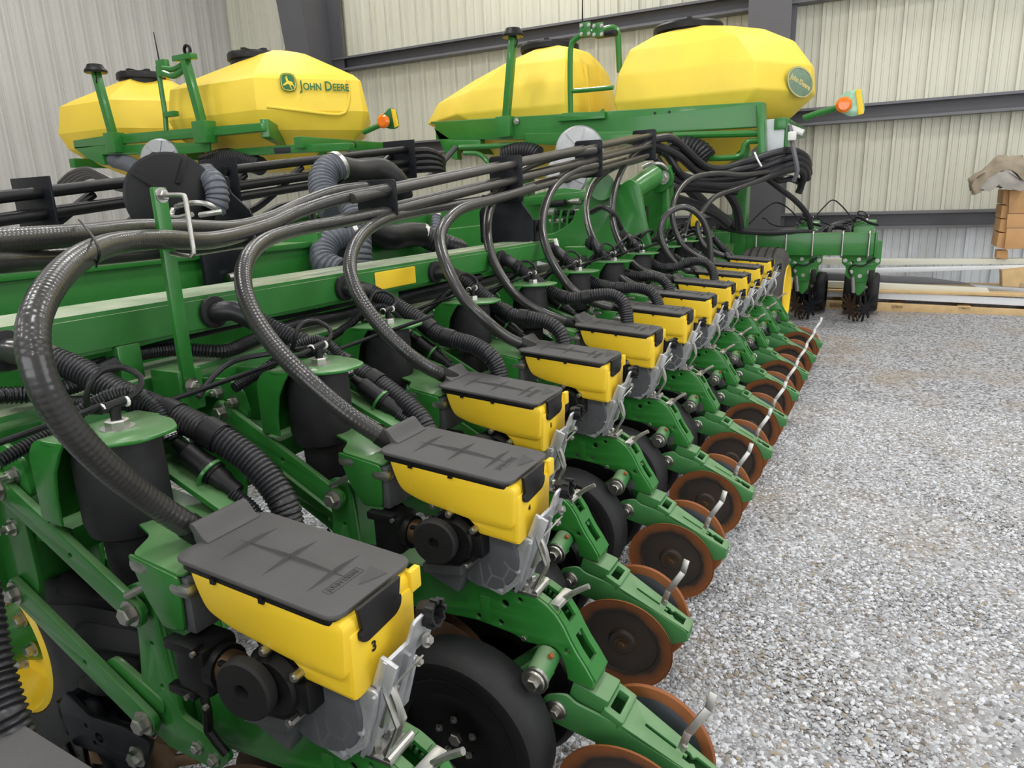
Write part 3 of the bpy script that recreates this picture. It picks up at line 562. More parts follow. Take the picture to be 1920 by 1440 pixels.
for k, rear in ((0, 'nearer'), (1, 'farther')):
    fu = dup(unit, (7.62, (-.70, -.185)[k], 0), pi/2, 'front-facing row unit with spiked row cleaners, %s' % ('at the free end of the short bar' if k == 0 else 'beside the wide tyre under the short bar'), 'row units under the centre bar')
    obj('front_plate', plate(B(), [fillet([(-.17, -.02), (.17, -.02), (.17, -.24), (.13, -.27), (.13, -.36), (.05, -.42), (-.05, -.42), (-.13, -.36), (-.13, -.27), (-.17, -.24)], .02), circ(-.07, -.22, .022), circ(.08, -.23, .016)], .012, MXH(-.63), .003), GREEN, fu)
    obj('front_plate', plate(B(), fillet([(-.07, -.38), (.07, -.38), (.05, -.50), (.0, -.56), (-.05, -.50)], .02), .03, MXH(-.60), .003), GREEN, fu)
    for x, h in ((-.14, -.21), (.02, -.20), (.14, -.21), (-.08, -.32), (.08, -.32), (.0, -.36)):
        bm = B(); bolt(bm, U(x, -.637, h), (0, 1, 0), .013, .012); obj('bolt', bm, ZINC, fu)
    obj('cleaner_cylinder', cyl(B(), U(.060, -.665, -.36), U(.045, -.62, -.52), .020, 12), ZINC, fu); obj('cleaner_hose', tube(B(), [U(-.12, -.65, -.18), U(-.02, -.67, -.26), U(.06, -.66, -.25), U(.10, -.66, -.3), U(.06, -.67, -.38)], .008, 8), BLK, fu)
    obj('cleaner_actuator', box(B(), U(-.10, -.66, -.36), (.05, .05, .12), None, .012), BLK, fu)
def AD(u, v, d): return CAM+(RT*((u-960)/F)+UP*((720-v)/F)+fw)*d
def obox(bm, a, b, bev=0):
    a = Vector(a); b = Vector(b); return box(bm, (a+b)/2, [abs(q) for q in (b-a)], None, bev)
# ------------------------------------------------------------------ folded wing: tool bar and vacuum plenum
def py(x): return .655-.028*x
t = thing('wing_toolbar', 'long green square tool bar carrying the row of hopper units', 'tool bar', (0, 0, 0))
obj('bar', obox(B(), (-1.6, .625, .80), (5.75, .80, .975), .012), GREENP, t)
for k in range(-1, 11):
    yb = .585+(OFF if k >= 2 else 0)
    if yb < .62: obj('extension', obox(B(), (k*PIT_-.07, .585, .66), (k*PIT_+.07, .64, .96), .004), GREEN, t)
for x in (.32, 1.36, 2.35, 3.3, 4.3):
    obj('plenum_bracket', obox(B(), (x-.03, .64, .97), (x+.03, .80, 1.06), .004), GREEN, t)
t = thing('vacuum_plenum', 'flat pale-topped green box beam with round hose ports and yellow plate', 'air duct', (0, 0, 0))
bm = B(); loft(bm, [[(x, py(x), 1.052), (x, py(x), 1.146), (x, py(x)+.215, 1.146), (x, py(x)+.215, 1.052)] for x in (-1.6, 2.72)])
bmesh.ops.bevel(bm, geom=bm.edges[:], offset=.010, segments=2, affect='EDGES', clamp_overlap=True); obj('duct', bm, GREENP, t)
bm = B(); M = Matrix.Translation((1.348, py(1.348)-.002, 1.100)) @ Matrix.Rotation(math.atan(-.028), 4, 'Z') @ Matrix.Rotation(pi/2, 4, 'X'); plate(bm, rrect(-.115, .115, -.031, .031, .004), .003, M, .001); obj('yellow_plate', bm, YEL, t)
bm = B(); tube(bm, [(2.62, .565, 1.15), (2.62, .55, 1.10), (2.63, .55, 1.04)], .012, 8); obj('end_pipe', bm, WHITE, t)
# ------------------------------------------------------------------ corrugated vacuum hoses (ports on the plenum to the meters)
VAC = {0: ([(72, 664, 1.43), (98, 674, 1.425)], [(98, 674, 1.425), (150, 695, 1.42), (220, 735, 1.40), (290, 765, 1.38), (350, 790, 1.36), (400, 815, 1.34), (460, 855, 1.33), (500, 895, 1.32), (530, 940, 1.31), (543, 985, 1.31), (548, 1040, 1.31)]),
       1: ([(438, 583, 1.87), (480, 602, 1.88)], [(480, 602, 1.88), (520, 622, 1.88), (570, 645, 1.87), (630, 675, 1.85), (690, 708, 1.82), (735, 738, 1.79), (775, 772, 1.76), (800, 806, 1.74), (814, 860, 1.74)]),
       2: ([(672, 542, 2.30), (695, 548, 2.31)], [(695, 548, 2.31), (740, 572, 2.30), (792, 604, 2.28), (820, 626, 2.26), (852, 637, 2.24), (887, 647, 2.22), (915, 664, 2.2), (932, 687, 2.2), (940, 725, 2.2)]),
       3: ([(830, 510, 2.73), (850, 515, 2.72)], [(850, 515, 2.72), (875, 528, 2.71), (907, 555, 2.69), (940, 580, 2.67), (965, 592, 2.65), (1000, 597, 2.63), (1032, 607, 2.61), (1053, 628, 2.6), (1061, 665, 2.6)]),
       4: ([(950, 488, 3.15), (965, 497, 3.14)], [(965, 497, 3.14), (990, 517, 3.12), (1020, 538, 3.09), (1050, 555, 3.06), (1082, 560, 3.03), (1118, 553, 3.01), (1150, 554, 3.0), (1171, 572, 2.99), (1178, 615, 2.99)]),
       5: ([(1045, 472, 3.57), (1058, 484, 3.56)], [(1058, 484, 3.56), (1078, 503, 3.54), (1100, 522, 3.52), (1128, 535, 3.5), (1162, 540, 3.47), (1200, 540, 3.45), (1226, 553, 3.43), (1241, 590, 3.43)]),
       6: ([(1112, 452, 4.0), (1122, 470, 3.99)], [(1122, 470, 3.99), (1145, 493, 3.97), (1172, 513, 3.94), (1200, 518, 3.91), (1230, 519, 3.88), (1250, 532, 3.87), (1260, 562, 3.86)]),
       7: ([(1178, 445, 4.43), (1190, 458, 4.42)], [(1190, 458, 4.42), (1208, 480, 4.4), (1232, 499, 4.37), (1262, 502, 4.34), (1295, 491, 4.32), (1322, 492, 4.3), (1337, 510, 4.29), (1341, 545, 4.29)]),
       10: ([(1330, 440, 5.68), (1338, 446, 5.67)], [(1338, 446, 5.67), (1352, 462, 5.66), (1368, 478, 5.65), (1380, 490, 5.65)])}
vl = {0: 'corrugated black hose passing behind the hopper marked 3', 1: 'corrugated black hose dropping behind the hopper marked 4', 2: 'corrugated black hose humping behind the hopper marked 5', 3: 'corrugated black hose ending behind first hopper past the marked ones', 4: 'corrugated black hose arching down behind second hopper past the marked ones', 5: 'corrugated black hose arching down behind third hopper past the marked ones', 6: 'corrugated black hose arching down behind fourth hopper past the marked ones', 7: 'corrugated black hose arching highest, behind fifth hopper past the marked ones', 10: 'short black hose dropping to the last hopper before the wide tyre'}
for k, (el, pts) in VAC.items():
    x = k*PIT_+.06; y = py(x); P = [AD(*p) for p in pts]; E_ = [AD(*p) for p in el]; a = (x, y, 1.10 if k < 3 else 1.095)
    t = thing('vacuum_hose', vl[k], 'hose', (0, 0, 0), group='corrugated vacuum hoses')
    obj('hose', corr(B(), P, .0262, .009 if k < 3 else .0105, .055, 16 if k < 3 else 10), CORR, t)
    obj('elbow', tube(B(), [Vector(a)+Vector((0, .02, 0)), Vector(a)+Vector((0, -.03, 0))]+E_, .027, 16, .02), HOSE if k < 1 else CORR, t)
    obj('port_flange', lathe(B(), [(-.004, 0), (-.004, .038), (.006, .043), (.014, .042), (.016, .030), (.016, 0)], a, (0, -1, 0), 22), RUB, t)
    S_ = spline(P, .02); n = len(S_)
    for f in (.42, .56):
        i = int(n*f); q = S_[i]; d = (S_[i+1]-S_[i-1]).normalized(); obj('hose_sleeve', lathe(B(), [(-.018, .027), (-.018, .0302), (.018, .0302), (.018, .027)], q, d, 16), BLK, t)
# ------------------------------------------------------------------ seed hoses
SEED = [('long grey hose looping to the hood of the hopper marked 3', [(735, 353, 2.6), (640, 372, 2.42), (560, 398, 2.25), (500, 425, 2.05), (400, 450, 1.75), (300, 449, 1.5), (215, 457, 1.33), (150, 484, 1.15), (95, 537, 1.02), (62, 615, .94), (75, 705, .93), (125, 795, .97), (200, 875, 1.04), (290, 945, 1.13), (376, 1000, 1.2)]),
 ('grey hose lying uppermost, running straight off past the square post', [(735, 348, 2.7), (640, 357, 2.55), (570, 380, 2.4), (510, 408, 2.2), (440, 427, 1.98), (340, 427, 1.75), (250, 429, 1.55), (150, 440, 1.35), (0, 452, 1.15), (-150, 465, 1.0)]),
 ('dark hose lying lowest at the side of the looping hose', [(470, 448, 1.95), (380, 462, 1.8), (300, 470, 1.65), (180, 480, 1.45), (80, 487, 1.28), (0, 490, 1.15), (-150, 498, 1.0)]),
 ('grey hose curving to the second nearest full hopper', [(722, 398, 2.58), (640, 415, 2.42), (560, 430, 2.3), (500, 450, 2.15), (465, 482, 2.0), (456, 530, 1.92), (475, 590, 1.85), (520, 655, 1.78), (580, 715, 1.7), (650, 775, 1.64), (730, 828, 1.6)]),
 ('grey hose curving to the third nearest full hopper', [(900, 377, 3.15), (780, 397, 2.85), (715, 415, 2.65), (675, 445, 2.5), (656, 492, 2.38), (668, 545, 2.3), (705, 602, 2.24), (755, 655, 2.18), (800, 688, 2.14), (838, 706, 2.12)]),
 ('grey hose curving to the first hopper past the marked ones', [(1000, 352, 3.45), (930, 373, 3.2), (870, 390, 3.0), (838, 415, 2.88), (825, 450, 2.8), (838, 500, 2.72), (870, 560, 2.65), (915, 605, 2.6), (950, 632, 2.57), (985, 648, 2.54)]),
 ('grey hose in a tall loop to the second hopper past the marked ones', [(1115, 282, 4.25), (1050, 292, 4.05), (990, 312, 3.85), (945, 345, 3.65), (918, 395, 3.48), (915, 450, 3.35), (930, 500, 3.25), (965, 550, 3.14), (1015, 585, 3.06), (1072, 606, 3.0)]),
 ('grey hose in a tall loop to the third hopper past the marked ones', [(1118, 310, 4.3), (1075, 322, 4.15), (1040, 350, 3.98), (1020, 395, 3.82), (1018, 440, 3.7), (1035, 490, 3.6), (1070, 540, 3.5), (1110, 565, 3.44), (1155, 578, 3.4)]),
 ('grey hose in a tall loop to the fourth hopper past the marked ones', [(1205, 298, 5.2), (1150, 315, 4.95), (1115, 342, 4.75), (1100, 382, 4.5), (1105, 430, 4.3), (1130, 480, 4.1), (1165, 520, 3.95), (1208, 544, 3.88)]),
 ('grey hose in the tallest loop, to the fifth hopper past the marked ones', [(1225, 262, 5.3), (1192, 285, 5.1), (1166, 320, 4.95), (1150, 370, 4.75), (1150, 420, 4.6), (1170, 470, 4.45), (1205, 505, 4.35), (1255, 522, 4.3)]),
 ('black hose in a round loop to the third hopper from the wide tyre', [(1331, 515, 4.9), (1332, 476, 4.9), (1328, 440, 4.9), (1312, 405, 4.88), (1283, 388, 4.86), (1252, 400, 4.82), (1238, 430, 4.78), (1245, 462, 4.76), (1265, 492, 4.74), (1298, 512, 4.72)]),
 ('black hose in a wide loop to the second hopper from the wide tyre', [(1440, 322, 6.1), (1390, 328, 5.9), (1345, 325, 5.75), (1300, 333, 5.6), (1273, 357, 5.45), (1261, 390, 5.3), (1264, 425, 5.25), (1280, 460, 5.2), (1310, 482, 5.18), (1335, 492, 5.16)]),
 ('black hose curving to the last hopper beside the wide tyre', [(1470, 318, 6.2), (1430, 335, 6.1), (1385, 352, 5.95), (1340, 370, 5.85), (1315, 400, 5.75), (1308, 430, 5.7), (1320, 460, 5.65), (1345, 475, 5.62), (1365, 481, 5.6)])]
for i, (lb, pts) in enumerate(SEED):
    t = thing('seed_hose', lb, 'hose', group='seed hoses')
    if i >= 3: pts = [(u, v, d-(.22 if i < 8 else .12)*sin(pi*(j/(len(pts)-1)))) for j, (u, v, d) in enumerate(pts)]
    P = [AD(*p) for p in pts]; obj('hose', corr(B(), P, .0208, .010, .012, 16) if i in (0, 3, 4, 1) else tube(B(), P, .0208, 14, .03), HOSE, t)
    if i not in (1, 2):
        d = (P[-1]-P[-2]).normalized(); obj('hose_cuff', cyl(B(), P[-1]-d*.03, P[-1]+d*.035, .0225, 16), BLK, t)
def tie(name, lb, pts, r=.0022):
    o = obj(name, tube(B(), [AD(*p) for p in pts], r, 6, .01), BLK); tag(o, lb, 'cable tie', 'cable ties round the hoses')
tie('cable_tie', 'black cable tie round the two hoses above the plenum, nearer the loop', [(148, 412, 1.33), (165, 432, 1.28), (178, 450, 1.17), (186, 476, 1.14), (180, 500, 1.2)])
tie('cable_tie', 'black cable tie round three hoses left of the hanging bracket plate', [(466, 414, 2.1), (480, 421, 2.05), (494, 434, 1.99), (497, 448, 1.99), (496, 472, 2.05)])
# ------------------------------------------------------------------ steel seed pipes and their hanger plates
def pz(x): return 1.402+.112*(x-1.45)
spans = {(0, 0): (1.25, 4.75), (0, 1): (1.2, 4.75), (1, 0): (1.2, 4.75), (1, 1): (1.15, 4.75), (2, 0): (1.95, 4.6), (2, 1): (2.3, 4.6)}
rown = {0: 'top', 1: 'middle', 2: 'bottom'}
for (lv, c), (x0, x1) in spans.items():
    y = .70+.085*c; dz = (0, -.073, -.137)[lv]
    o = obj('seed_pipe', cyl(B(), (x0, y, pz(x0)+dz), (x1, y, pz(x1)+dz), .0178, 14), PIPE)
    tag(o, 'straight dark steel pipe over the rows, %s level, %s of its pair' % (rown[lv], 'outer' if c == 0 else 'inner'), 'pipe', 'steel seed pipes')
for i, (x, hh, lbl) in enumerate(((1.45, .155, 'first and smallest'), (2.47, .24, 'second, above the hanging black panel'), (3.56, .24, 'third'), (4.68, .24, 'fourth, by the hose bundle'))):
    bm = B(); z = pz(x); loops = [rrect(.66, .84, z+.042-hh+.02, z+.042, .012)]
    plate(bm, loops, .008, Matrix(((0, 0, 1, x), (1, 0, 0, 0), (0, 1, 0, 0), (0, 0, 0, 1))), .001); o = obj('hanger_plate', bm, BLKS)
    tag(o, 'black steel plate clamping the seed pipes, %s' % lbl, 'bracket', 'pipe hanger plates')
# black panels hanging below the pipes
t = thing('splash_panel', 'large black steel panel hanging under the second hanger plate', 'panel')
M = Matrix(((0, 0, 1, 2.50), (1, 0, 0, 0), (0, 1, 0, 0), (0, 0, 0, 1)))
obj('panel_sheet', plate(B(), fillet([(.925, 1.14), (.925, 1.30), (.87, 1.36), (.70, 1.37), (.68, 1.33), (.622, 1.255), (.618, 1.12)], .012), .012, M, .002), BLKS, t)
obj('panel_flange', obox(B(), (2.50, .612, 1.12), (2.56, .620, 1.25), .001), BLKS, t); obj('hanger_strap', obox(B(), (2.49, .70, 1.34), (2.51, .78, 1.50), .002), BLKS, t)
bm = B(); bolt(bm, (2.494, .635, 1.135), (-1, 0, 0), .010, .008); obj('bolt', bm, BOLT, t)
t = thing('splash_panel', 'small black steel panel in front of the fold arm', 'panel')
P = [AX(1160, 386, 4.5), AX(1210, 386, 4.5), AX(1210, 424, 4.5), AX(1163, 420, 4.5)]
obj('panel_sheet', plate(B(), fillet([(p.y, p.z) for p in P], .01), .012, Matrix(((0, 0, 1, 4.5), (1, 0, 0, 0), (0, 1, 0, 0), (0, 0, 0, 1))), .002), BLKS, t)
obj('panel_flange', obox(B(), (4.5, P[1].y-.006, P[2].z), (4.56, P[1].y, P[1].z), .001), BLKS, t)
bm = B(); cyl(bm, (4.5, P[1].y+.05, P[2].z-.06), (4.5, P[1].y+.05, P[2].z+.01), .012, 8); obj('panel_post', bm, ZINC, t)
# ------------------------------------------------------------------ square post with its wire hose hook
t = thing('hose_post', 'upright green flat bar post with bent silver rod hook', 'post')
obj('post_bar', obox(B(), (.345, .495, .94), (.379, .509, 1.416), .003), GREEN, t)
obj('post_foot', obox(B(), (.335, .50, .90), (.40, .60, 1.0), .004), GREEN, t); obj('post_brace', beam(B(), (.37, .52, .93), (.62, .60, .91), .012, .05, (0, 1, 0), .003), GREEN, t)
H = [(303, 366, 1.52), (340, 366, 1.48), (347, 371, 1.475), (351, 392, 1.475), (357, 430, 1.475), (363, 474, 1.475), (358, 481, 1.478), (322, 475, 1.53)]
obj('rod_hook', tube(B(), [AD(*p) for p in H], .0052, 10, .008), ZINC, t)
bm = B(); bolt(bm, AD(303, 366, 1.515), (0, -1, 0), .011, .01); obj('hook_nut', bm, ZINC, t)
bm = B(); bolt(bm, (.362, .492, .962), (0, -1, 0), .014, .012); cyl(bm, (.362, .48, .962), (.362, .458, .962), .008, 8); obj('bolt', bm, BOLT, t)
# ------------------------------------------------------------------ wiring runs along the bar
for lb, pts, r, cr in (('corrugated black wiring loom lying along the tool bar behind the post', [(0, 742, 1.45), (60, 738, 1.48), (140, 722, 1.55), (200, 690, 1.65), (260, 664, 1.76), (330, 655, 1.84), (420, 658, 1.9), (470, 640, 2.0), (560, 606, 2.2), (640, 590, 2.4), (740, 560, 2.65), (900, 520, 3.1)], .017, 1),
                       ('black wiring loom lying low at the near end of the tool bar', [(-60, 745, 1.3), (0, 742, 1.38), (60, 740, 1.42), (120, 755, 1.42), (200, 752, 1.4), (270, 730, 1.42)], .014, 1),
                       ('thin black air pipe running under the plenum ports', [(100, 700, 1.6), (200, 672, 1.7), (300, 645, 1.84), (400, 622, 2.0), (470, 606, 2.15), (560, 590, 2.3), (700, 560, 2.6), (850, 530, 3.0)], .007, 0),
                       ('thin black hose sagging between the airbags of the units marked 3 and 4', [(372, 745, 1.62), (400, 705, 1.66), (440, 676, 1.7), (500, 664, 1.72), (560, 655, 1.72), (590, 650, 1.70)], .0068, 0),
                       ('thick black loom running along the rows farther down the bar', [(700, 578, 2.62), (760, 562, 2.75), (850, 545, 3.0), (930, 522, 3.3), (1010, 505, 3.7), (1090, 486, 4.2), (1180, 468, 4.8), (1280, 450, 5.4)], .02, 0)):
    o = obj('wiring_loom', corr(B(), [AD(*p) for p in pts], r, .008, .1, 10) if cr else tube(B(), [AD(*p) for p in pts], r, 8), CORR); tag(o, lb, 'cable')
# ------------------------------------------------------------------ deep fold beam behind the plenum
t = thing('fold_beam', 'deep dark green steel beam with a lipped edge behind the plenum', 'beam')
obj('beam_web', obox(B(), (-2.2, 1.25, .72), (1.62, 1.36, 1.205), .004), GREEN, t)
obj('beam_lip', obox(B(), (-2.2, 1.235, 1.19), (1.62, 1.42, 1.212), .003), GREEN, t)
obj('end_plate', obox(B(), (1.60, 1.20, .75), (1.63, 1.52, 1.25), .004), GREEN, t)
bm = B(); plate(bm, [fillet([(1.02, 1.02), (1.02, 1.215), (1.22, 1.215), (1.22, 1.15), (1.16, 1.02)], .01), circ(1.12, 1.10, .035)], .02, Matrix(((1, 0, 0, 0), (0, 0, -1, 1.21), (0, 1, 0, 0), (0, 0, 0, 1))), .002); obj('latch_plate', bm, BLKS, t)
bm = B(); tube(bm, [(1.10, 1.18, 1.12), (1.16, 1.17, 1.12), (1.17, 1.17, 1.06), (1.155, 1.17, .98)], .014, 8, .02); obj('latch_pin', bm, ZINC, t)
t = thing('inner_beam', 'green box beam with a hex bolt, farther along than the fold beam', 'beam')
obj('beam_web', obox(B(), (1.72, 1.42, .70), (3.9, 1.50, 1.19), .004), GREEN, t); obj('beam_cap', obox(B(), (2.6, 1.50, 1.17), (3.9, 1.75, 1.30), .006), GREEN, t)
bm = B(); bolt(bm, (1.95, 1.417, 1.12), (0, -1, 0), .018, .014); obj('bolt', bm, ZINC, t)
obj('hinge_block', obox(B(), (1.66, 1.18, .95), (1.78, 1.43, 1.20), .004), BLKS, t)
# ------------------------------------------------------------------ fold arm casting, cylinder, mast
t = thing('fold_arm', 'broad curved green steel fold arm rising towards the mast', 'fold arm')
O = [(985, 462), (1010, 440), (1040, 438), (1070, 420), (1095, 380), (1110, 345), (1125, 332), (1140, 340), (1160, 352), (1170, 400), (1185, 440), (1200, 470), (1190, 500), (1100, 505), (1010, 490)]
X_ = 4.3; P = [AX(u, v, X_) for u, v in O]
obj('arm_web', plate(B(), fillet([(p.y, p.z) for p in P], .05, 3), .05, Matrix(((0, 0, 1, X_), (1, 0, 0, 0), (0, 1, 0, 0), (0, 0, 0, 1))), .008), GREEN, t)
O2 = [(1075, 470), (1100, 450), (1130, 425), (1155, 380), (1165, 345), (1185, 335), (1200, 345), (1215, 430), (1225, 470), (1150, 490)]
X2 = 4.05; P = [AX(u, v, X2) for u, v in O2]; obj('arm_web', plate(B(), fillet([(p.y, p.z) for p in P], .05, 3), .05, Matrix(((0, 0, 1, X2), (1, 0, 0, 0), (0, 1, 0, 0), (0, 0, 0, 1))), .008), GREEN, t)
obj('arm_pin', cyl(B(), AX(1128, 350, 4.0), AX(1120, 350, 4.5), .09, 20), GREEN, t)
t = thing('mast', 'tall green steel mast holding the upper end of the hydraulic cylinder', 'mast')
A = AX(1205, 440, 4.9); Bq = AX(1255, 315, 4.9); obj('mast_web', obox(B(), (4.9, Bq.y, .6), (5.05, A.y, Bq.z), .01), GREEN, t)
obj('mast_rib', obox(B(), (4.82, Bq.y-.02, .6), (4.9, Bq.y+.03, Bq.z+.02), .008), GREEN, t)
c = AX(1236, 335, 4.8); obj('mast_lug', lathe(B(), [(0, 0), (0, .10), (.06, .10), (.06, 0)], c, (1, 0, 0), 24), GREEN, t)
bm = B(); bolt(bm, AX(1243, 333, 4.75), (-1, 0, 0), .035, .02); obj('lug_pin', bm, BOLT, t)
t = thing('hydraulic_cylinder', 'green hydraulic cylinder lying across from fold arm to mast', 'hydraulic cylinder')
a = AX(1168, 368, 4.35); b = AX(1225, 330, 4.75); obj('barrel', cyl(B(), a, b, .085, 24), GREEN, t); obj('rod_end', cyl(B(), a-(b-a)*.3, a, .04, 16), ZINC, t); obj('gland', cyl(B(), a-(b-a)*.03, a+(b-a)*.06, .093, 24), GREEN, t)
bm = B(); tube(bm, [AX(1205, 315, 4.7), AX(1220, 308, 4.72), AX(1240, 308, 4.75), AX(1250, 318, 4.8)], .016, 8); obj('port_elbow', bm, ZINC, t)
# ------------------------------------------------------------------ lug tyre in front of the first rows
t = thing('lug_tyre_wheel', 'large wheel with chevron lug tyre and yellow rim under the parallel arms', 'wheel', (0, 0, 0))
c = Vector((.0, .84, .40)); R0 = .395
obj('tyre', lathe(B(), [(.03, .185), (.005, .20), (-.012, .27), (.005, .325), (.03, .345), (.13, .352), (.225, .345), (.25, .325), (.265, .27), (.255, .20), (.23, .185)], c, (1, 0, 0), 56), RUB, t)
for k in range(20):
    for sx in (0, 1):
        a = 2*pi*(k+.5*sx)/20; bm = B()
        n0 = Vector((0, cos(a), sin(a))); tg = Vector((0, -sin(a), cos(a))); x0, x1 = (.005, .135) if sx == 0 else (.255, .125)
        p0 = c+Vector((x0, 0, 0))+n0*.345; a2 = a+.30; n1 = Vector((0, cos(a2), sin(a2))); p1 = c+Vector((x1, 0, 0))+n1*.372
        beam(bm, p0, p1, .050, .065, n0, .008); o = obj('lug', bm, RUB, t)
obj('rim', lathe(B(), [(.03, 0), (.03, .06), (.06, .08), (.075, .15), (.04, .17), (.0, .185), (.008, .196), (.03, .19)], c, (1, 0, 0), 44), YEL, t)
obj('hub', lathe(B(), [(-.03, 0), (-.03, .06), (.03, .07), (.06, .09)], c, (1, 0, 0), 24), GREEN, t)
for k in range(6):
    a = k*pi/3+.3; bm = B(); bolt(bm, c+Vector((.035, cos(a)*.075, sin(a)*.075)), (-1, 0, 0), .014, .016); obj('wheel_nut', bm, ZINC, t)
obj('wheel_arm', beam(B(), (-.03, 1.3, .62), (-.03, .84, .40), .07, .11, (1, 0, 0), .01), GREEN, t)
# big loose corrugated hose at the bottom corner
o = obj('drain_hose', corr(B(), [AD(-50, 1100, .80), AD(-36, 1190, .78), AD(-20, 1270, .77), AD(0, 1340, .76), AD(26, 1400, .76), AD(56, 1460, .76), AD(100, 1540, .76)], .024, .0085, .08, 18), CORR); tag(o, 'ribbed black hose descending at the lower corner by the lug tyre', 'hose')
# ------------------------------------------------------------------ fans, ducts
VF = t = thing('vacuum_fan', 'round black fan housing with hydraulic fittings behind the post', 'fan')
c = AD(322, 370, 3.35); ax = (CAM-c).normalized(); ax = Vector((ax.x+.15, ax.y, 0)).normalized()
obj('housing', lathe(B(), [(-.12, .18), (0, .20), (.012, .205), (.018, .195), (.018, .19), (.022, .18), (.028, 0)], c, ax, 44), BLK, t)
d, s_, u_ = frame(ax)
for k, (a, l) in enumerate(((.65, .12), (2.0, .12), (1.25, .0))):
    if l: q = c+(s_*cos(a)+u_*sin(a))*.19; obj('housing_rib', beam(B(), q+ax*.03, c+(s_*cos(a)*.4+u_*sin(a)*.35)*.19+ax*.035, .022, .012, ax, .003), BLK, t)
obj('hose_block', box(B(), c+ax*.08+s_*-.07+u_*-.06, (.07, .05, .06), None, .006), BLK, t)
for pts in ([(325, 392, 3.2), (322, 405, 3.18), (335, 408, 3.15), (360, 402, 3.1)], [(330, 388, 3.2), (345, 383, 3.15), (370, 380, 3.1), (395, 385, 3.12), (405, 395, 3.15)], [(375, 403, 3.1), (395, 400, 3.08), (415, 397, 3.1)]):
    obj('fitting', tube(B(), [AD(*p) for p in pts], .0115, 10, .02), ZINC, t)
obj('outlet', cyl(B(), AD(350, 332, 3.4), AD(395, 328, 3.5), .055, 16), BLK, t)
obj('flex_duct', corr(B(), [AD(388, 330, 3.45), AD(403, 345, 3.4), AD(408, 375, 3.4), AD(400, 395, 3.4)], .052, .022, .06, 16), FLEX, t)
def duct(lb, pts, r, m=None, pitch=.022, extra=()):
    t = thing('air_duct', lb, 'duct', group='flexible air ducts'); obj('flex', corr(B(), [AD(*p) for p in pts], r, pitch, .05, 18), m or FLEX, t)
    for pp, rr in extra: obj('duct_elbow', tube(B(), [AD(*p) for p in pp], rr, 18, .03), BLK, t)
    P = [AD(*p) for p in pts]; obj('hose_clamp', lathe(B(), [(-.012, r*1.05), (-.012, r*1.1), (.012, r*1.1), (.012, r*1.05)], P[0], P[1]-P[0], 20), ZINC, t)
duct('grey ribbed duct dropping from a fat black elbow', [(632, 312, 3.6), (612, 322, 3.55), (605, 345, 3.5), (612, 375, 3.45), (630, 400, 3.4)], .068, extra=[([(628, 318, 3.62), (665, 325, 3.75), (695, 322, 3.85), (720, 325, 3.9), (742, 345, 3.95), (750, 370, 4.0)], .075)])
duct('grey ribbed duct twisting down behind the plenum', [(660, 385, 3.3), (668, 420, 3.25), (672, 460, 3.2), (674, 500, 3.2)], .058)
duct('grey ribbed duct bent like a knee behind the plenum', [(655, 440, 3.15), (630, 445, 3.1), (608, 465, 3.05), (610, 495, 3.0), (640, 510, 2.98)], .056)
duct('black ribbed duct lying along the inner beam', [(790, 440, 3.9), (815, 452, 3.95), (840, 462, 4.0), (862, 470, 4.1)], .06, CORR, extra=[([(690, 430, 3.6), (730, 445, 3.65), (760, 440, 3.8), (790, 440, 3.9)], .065)])
duct('grey ribbed duct by the green post of the inner beam', [(818, 405, 4.2), (816, 430, 4.15), (810, 460, 4.1), (806, 480, 4.1)], .03)
def fan(lb, u, v, X, R, tilt=0):
    t = thing('blower', lb, 'fan', group='silver blower housings'); c = AX(u, v, X); ax = Vector((-1, -.45, .12))
    obj('scroll', lathe(B(), [(-.16, 0), (-.16, R*.98), (-.02, R), (0, R*.97), (.012, R*.9), (.02, R*.35), (.03, R*.3), (.03, 0)], c, ax, 40), SIL, t)
    d, s_, u_ = frame(ax)
    for k in range(7):
        a = 2*pi*k/7; q = s_*cos(a)+u_*sin(a); obj('scroll_rib', beam(B(), c+d*.026+q*R*.33, c+d*.018+q*R*.88, .008, .008, d), SIL, t)
    obj('hub', lathe(B(), [(0, 0), (0, .07), (.08, .06), (.08, 0)], c+d*.02, d, 16), BLK, t); return c
fan('silver round blower under the nearer yellow tank pair', 1087, 282, 5.9, .235)
fan('silver round blower behind the seed pipes, lower', 1062, 330, 5.7, .20)
fan('silver blower under the tanks with lettering', 300, 300, 4.2, .21)
t = thing('inlet_duct', 'ribbed black duct joining the silver blower under the tanks with lettering', 'duct'); obj('flex', corr(B(), [AX(215, 300, 4.4), AX(240, 307, 4.3), AX(262, 318, 4.2)], .08, .03, .06, 16), FLEX, t)
t = thing('inlet_duct', 'long ribbed black duct below the lettered tank', 'duct'); obj('flex', corr(B(), [AX(385, 305, 4.5), AX(420, 296, 4.5), AX(450, 299, 4.5), AX(490, 312, 4.5)], .085, .03, .06, 16), CORR, t)
t = thing('inlet_duct', 'ribbed black duct under the rail of the plain tanks', 'duct'); obj('flex', corr(B(), [AX(945, 292, 6.0), AX(970, 284, 6.0), AX(995, 285, 6.0), AX(1010, 292, 6.0)], .085, .03, .06, 16), CORR, t)
t = thing('inlet_duct', 'black ribbed duct by the hose bundle under the plain tank', 'duct'); obj('flex', corr(B(), [AX(1258, 285, 6.0), AX(1285, 277, 6.0), AX(1310, 285, 6.0), AX(1325, 300, 6.0)], .10, .03, .06, 16), CORR, t)
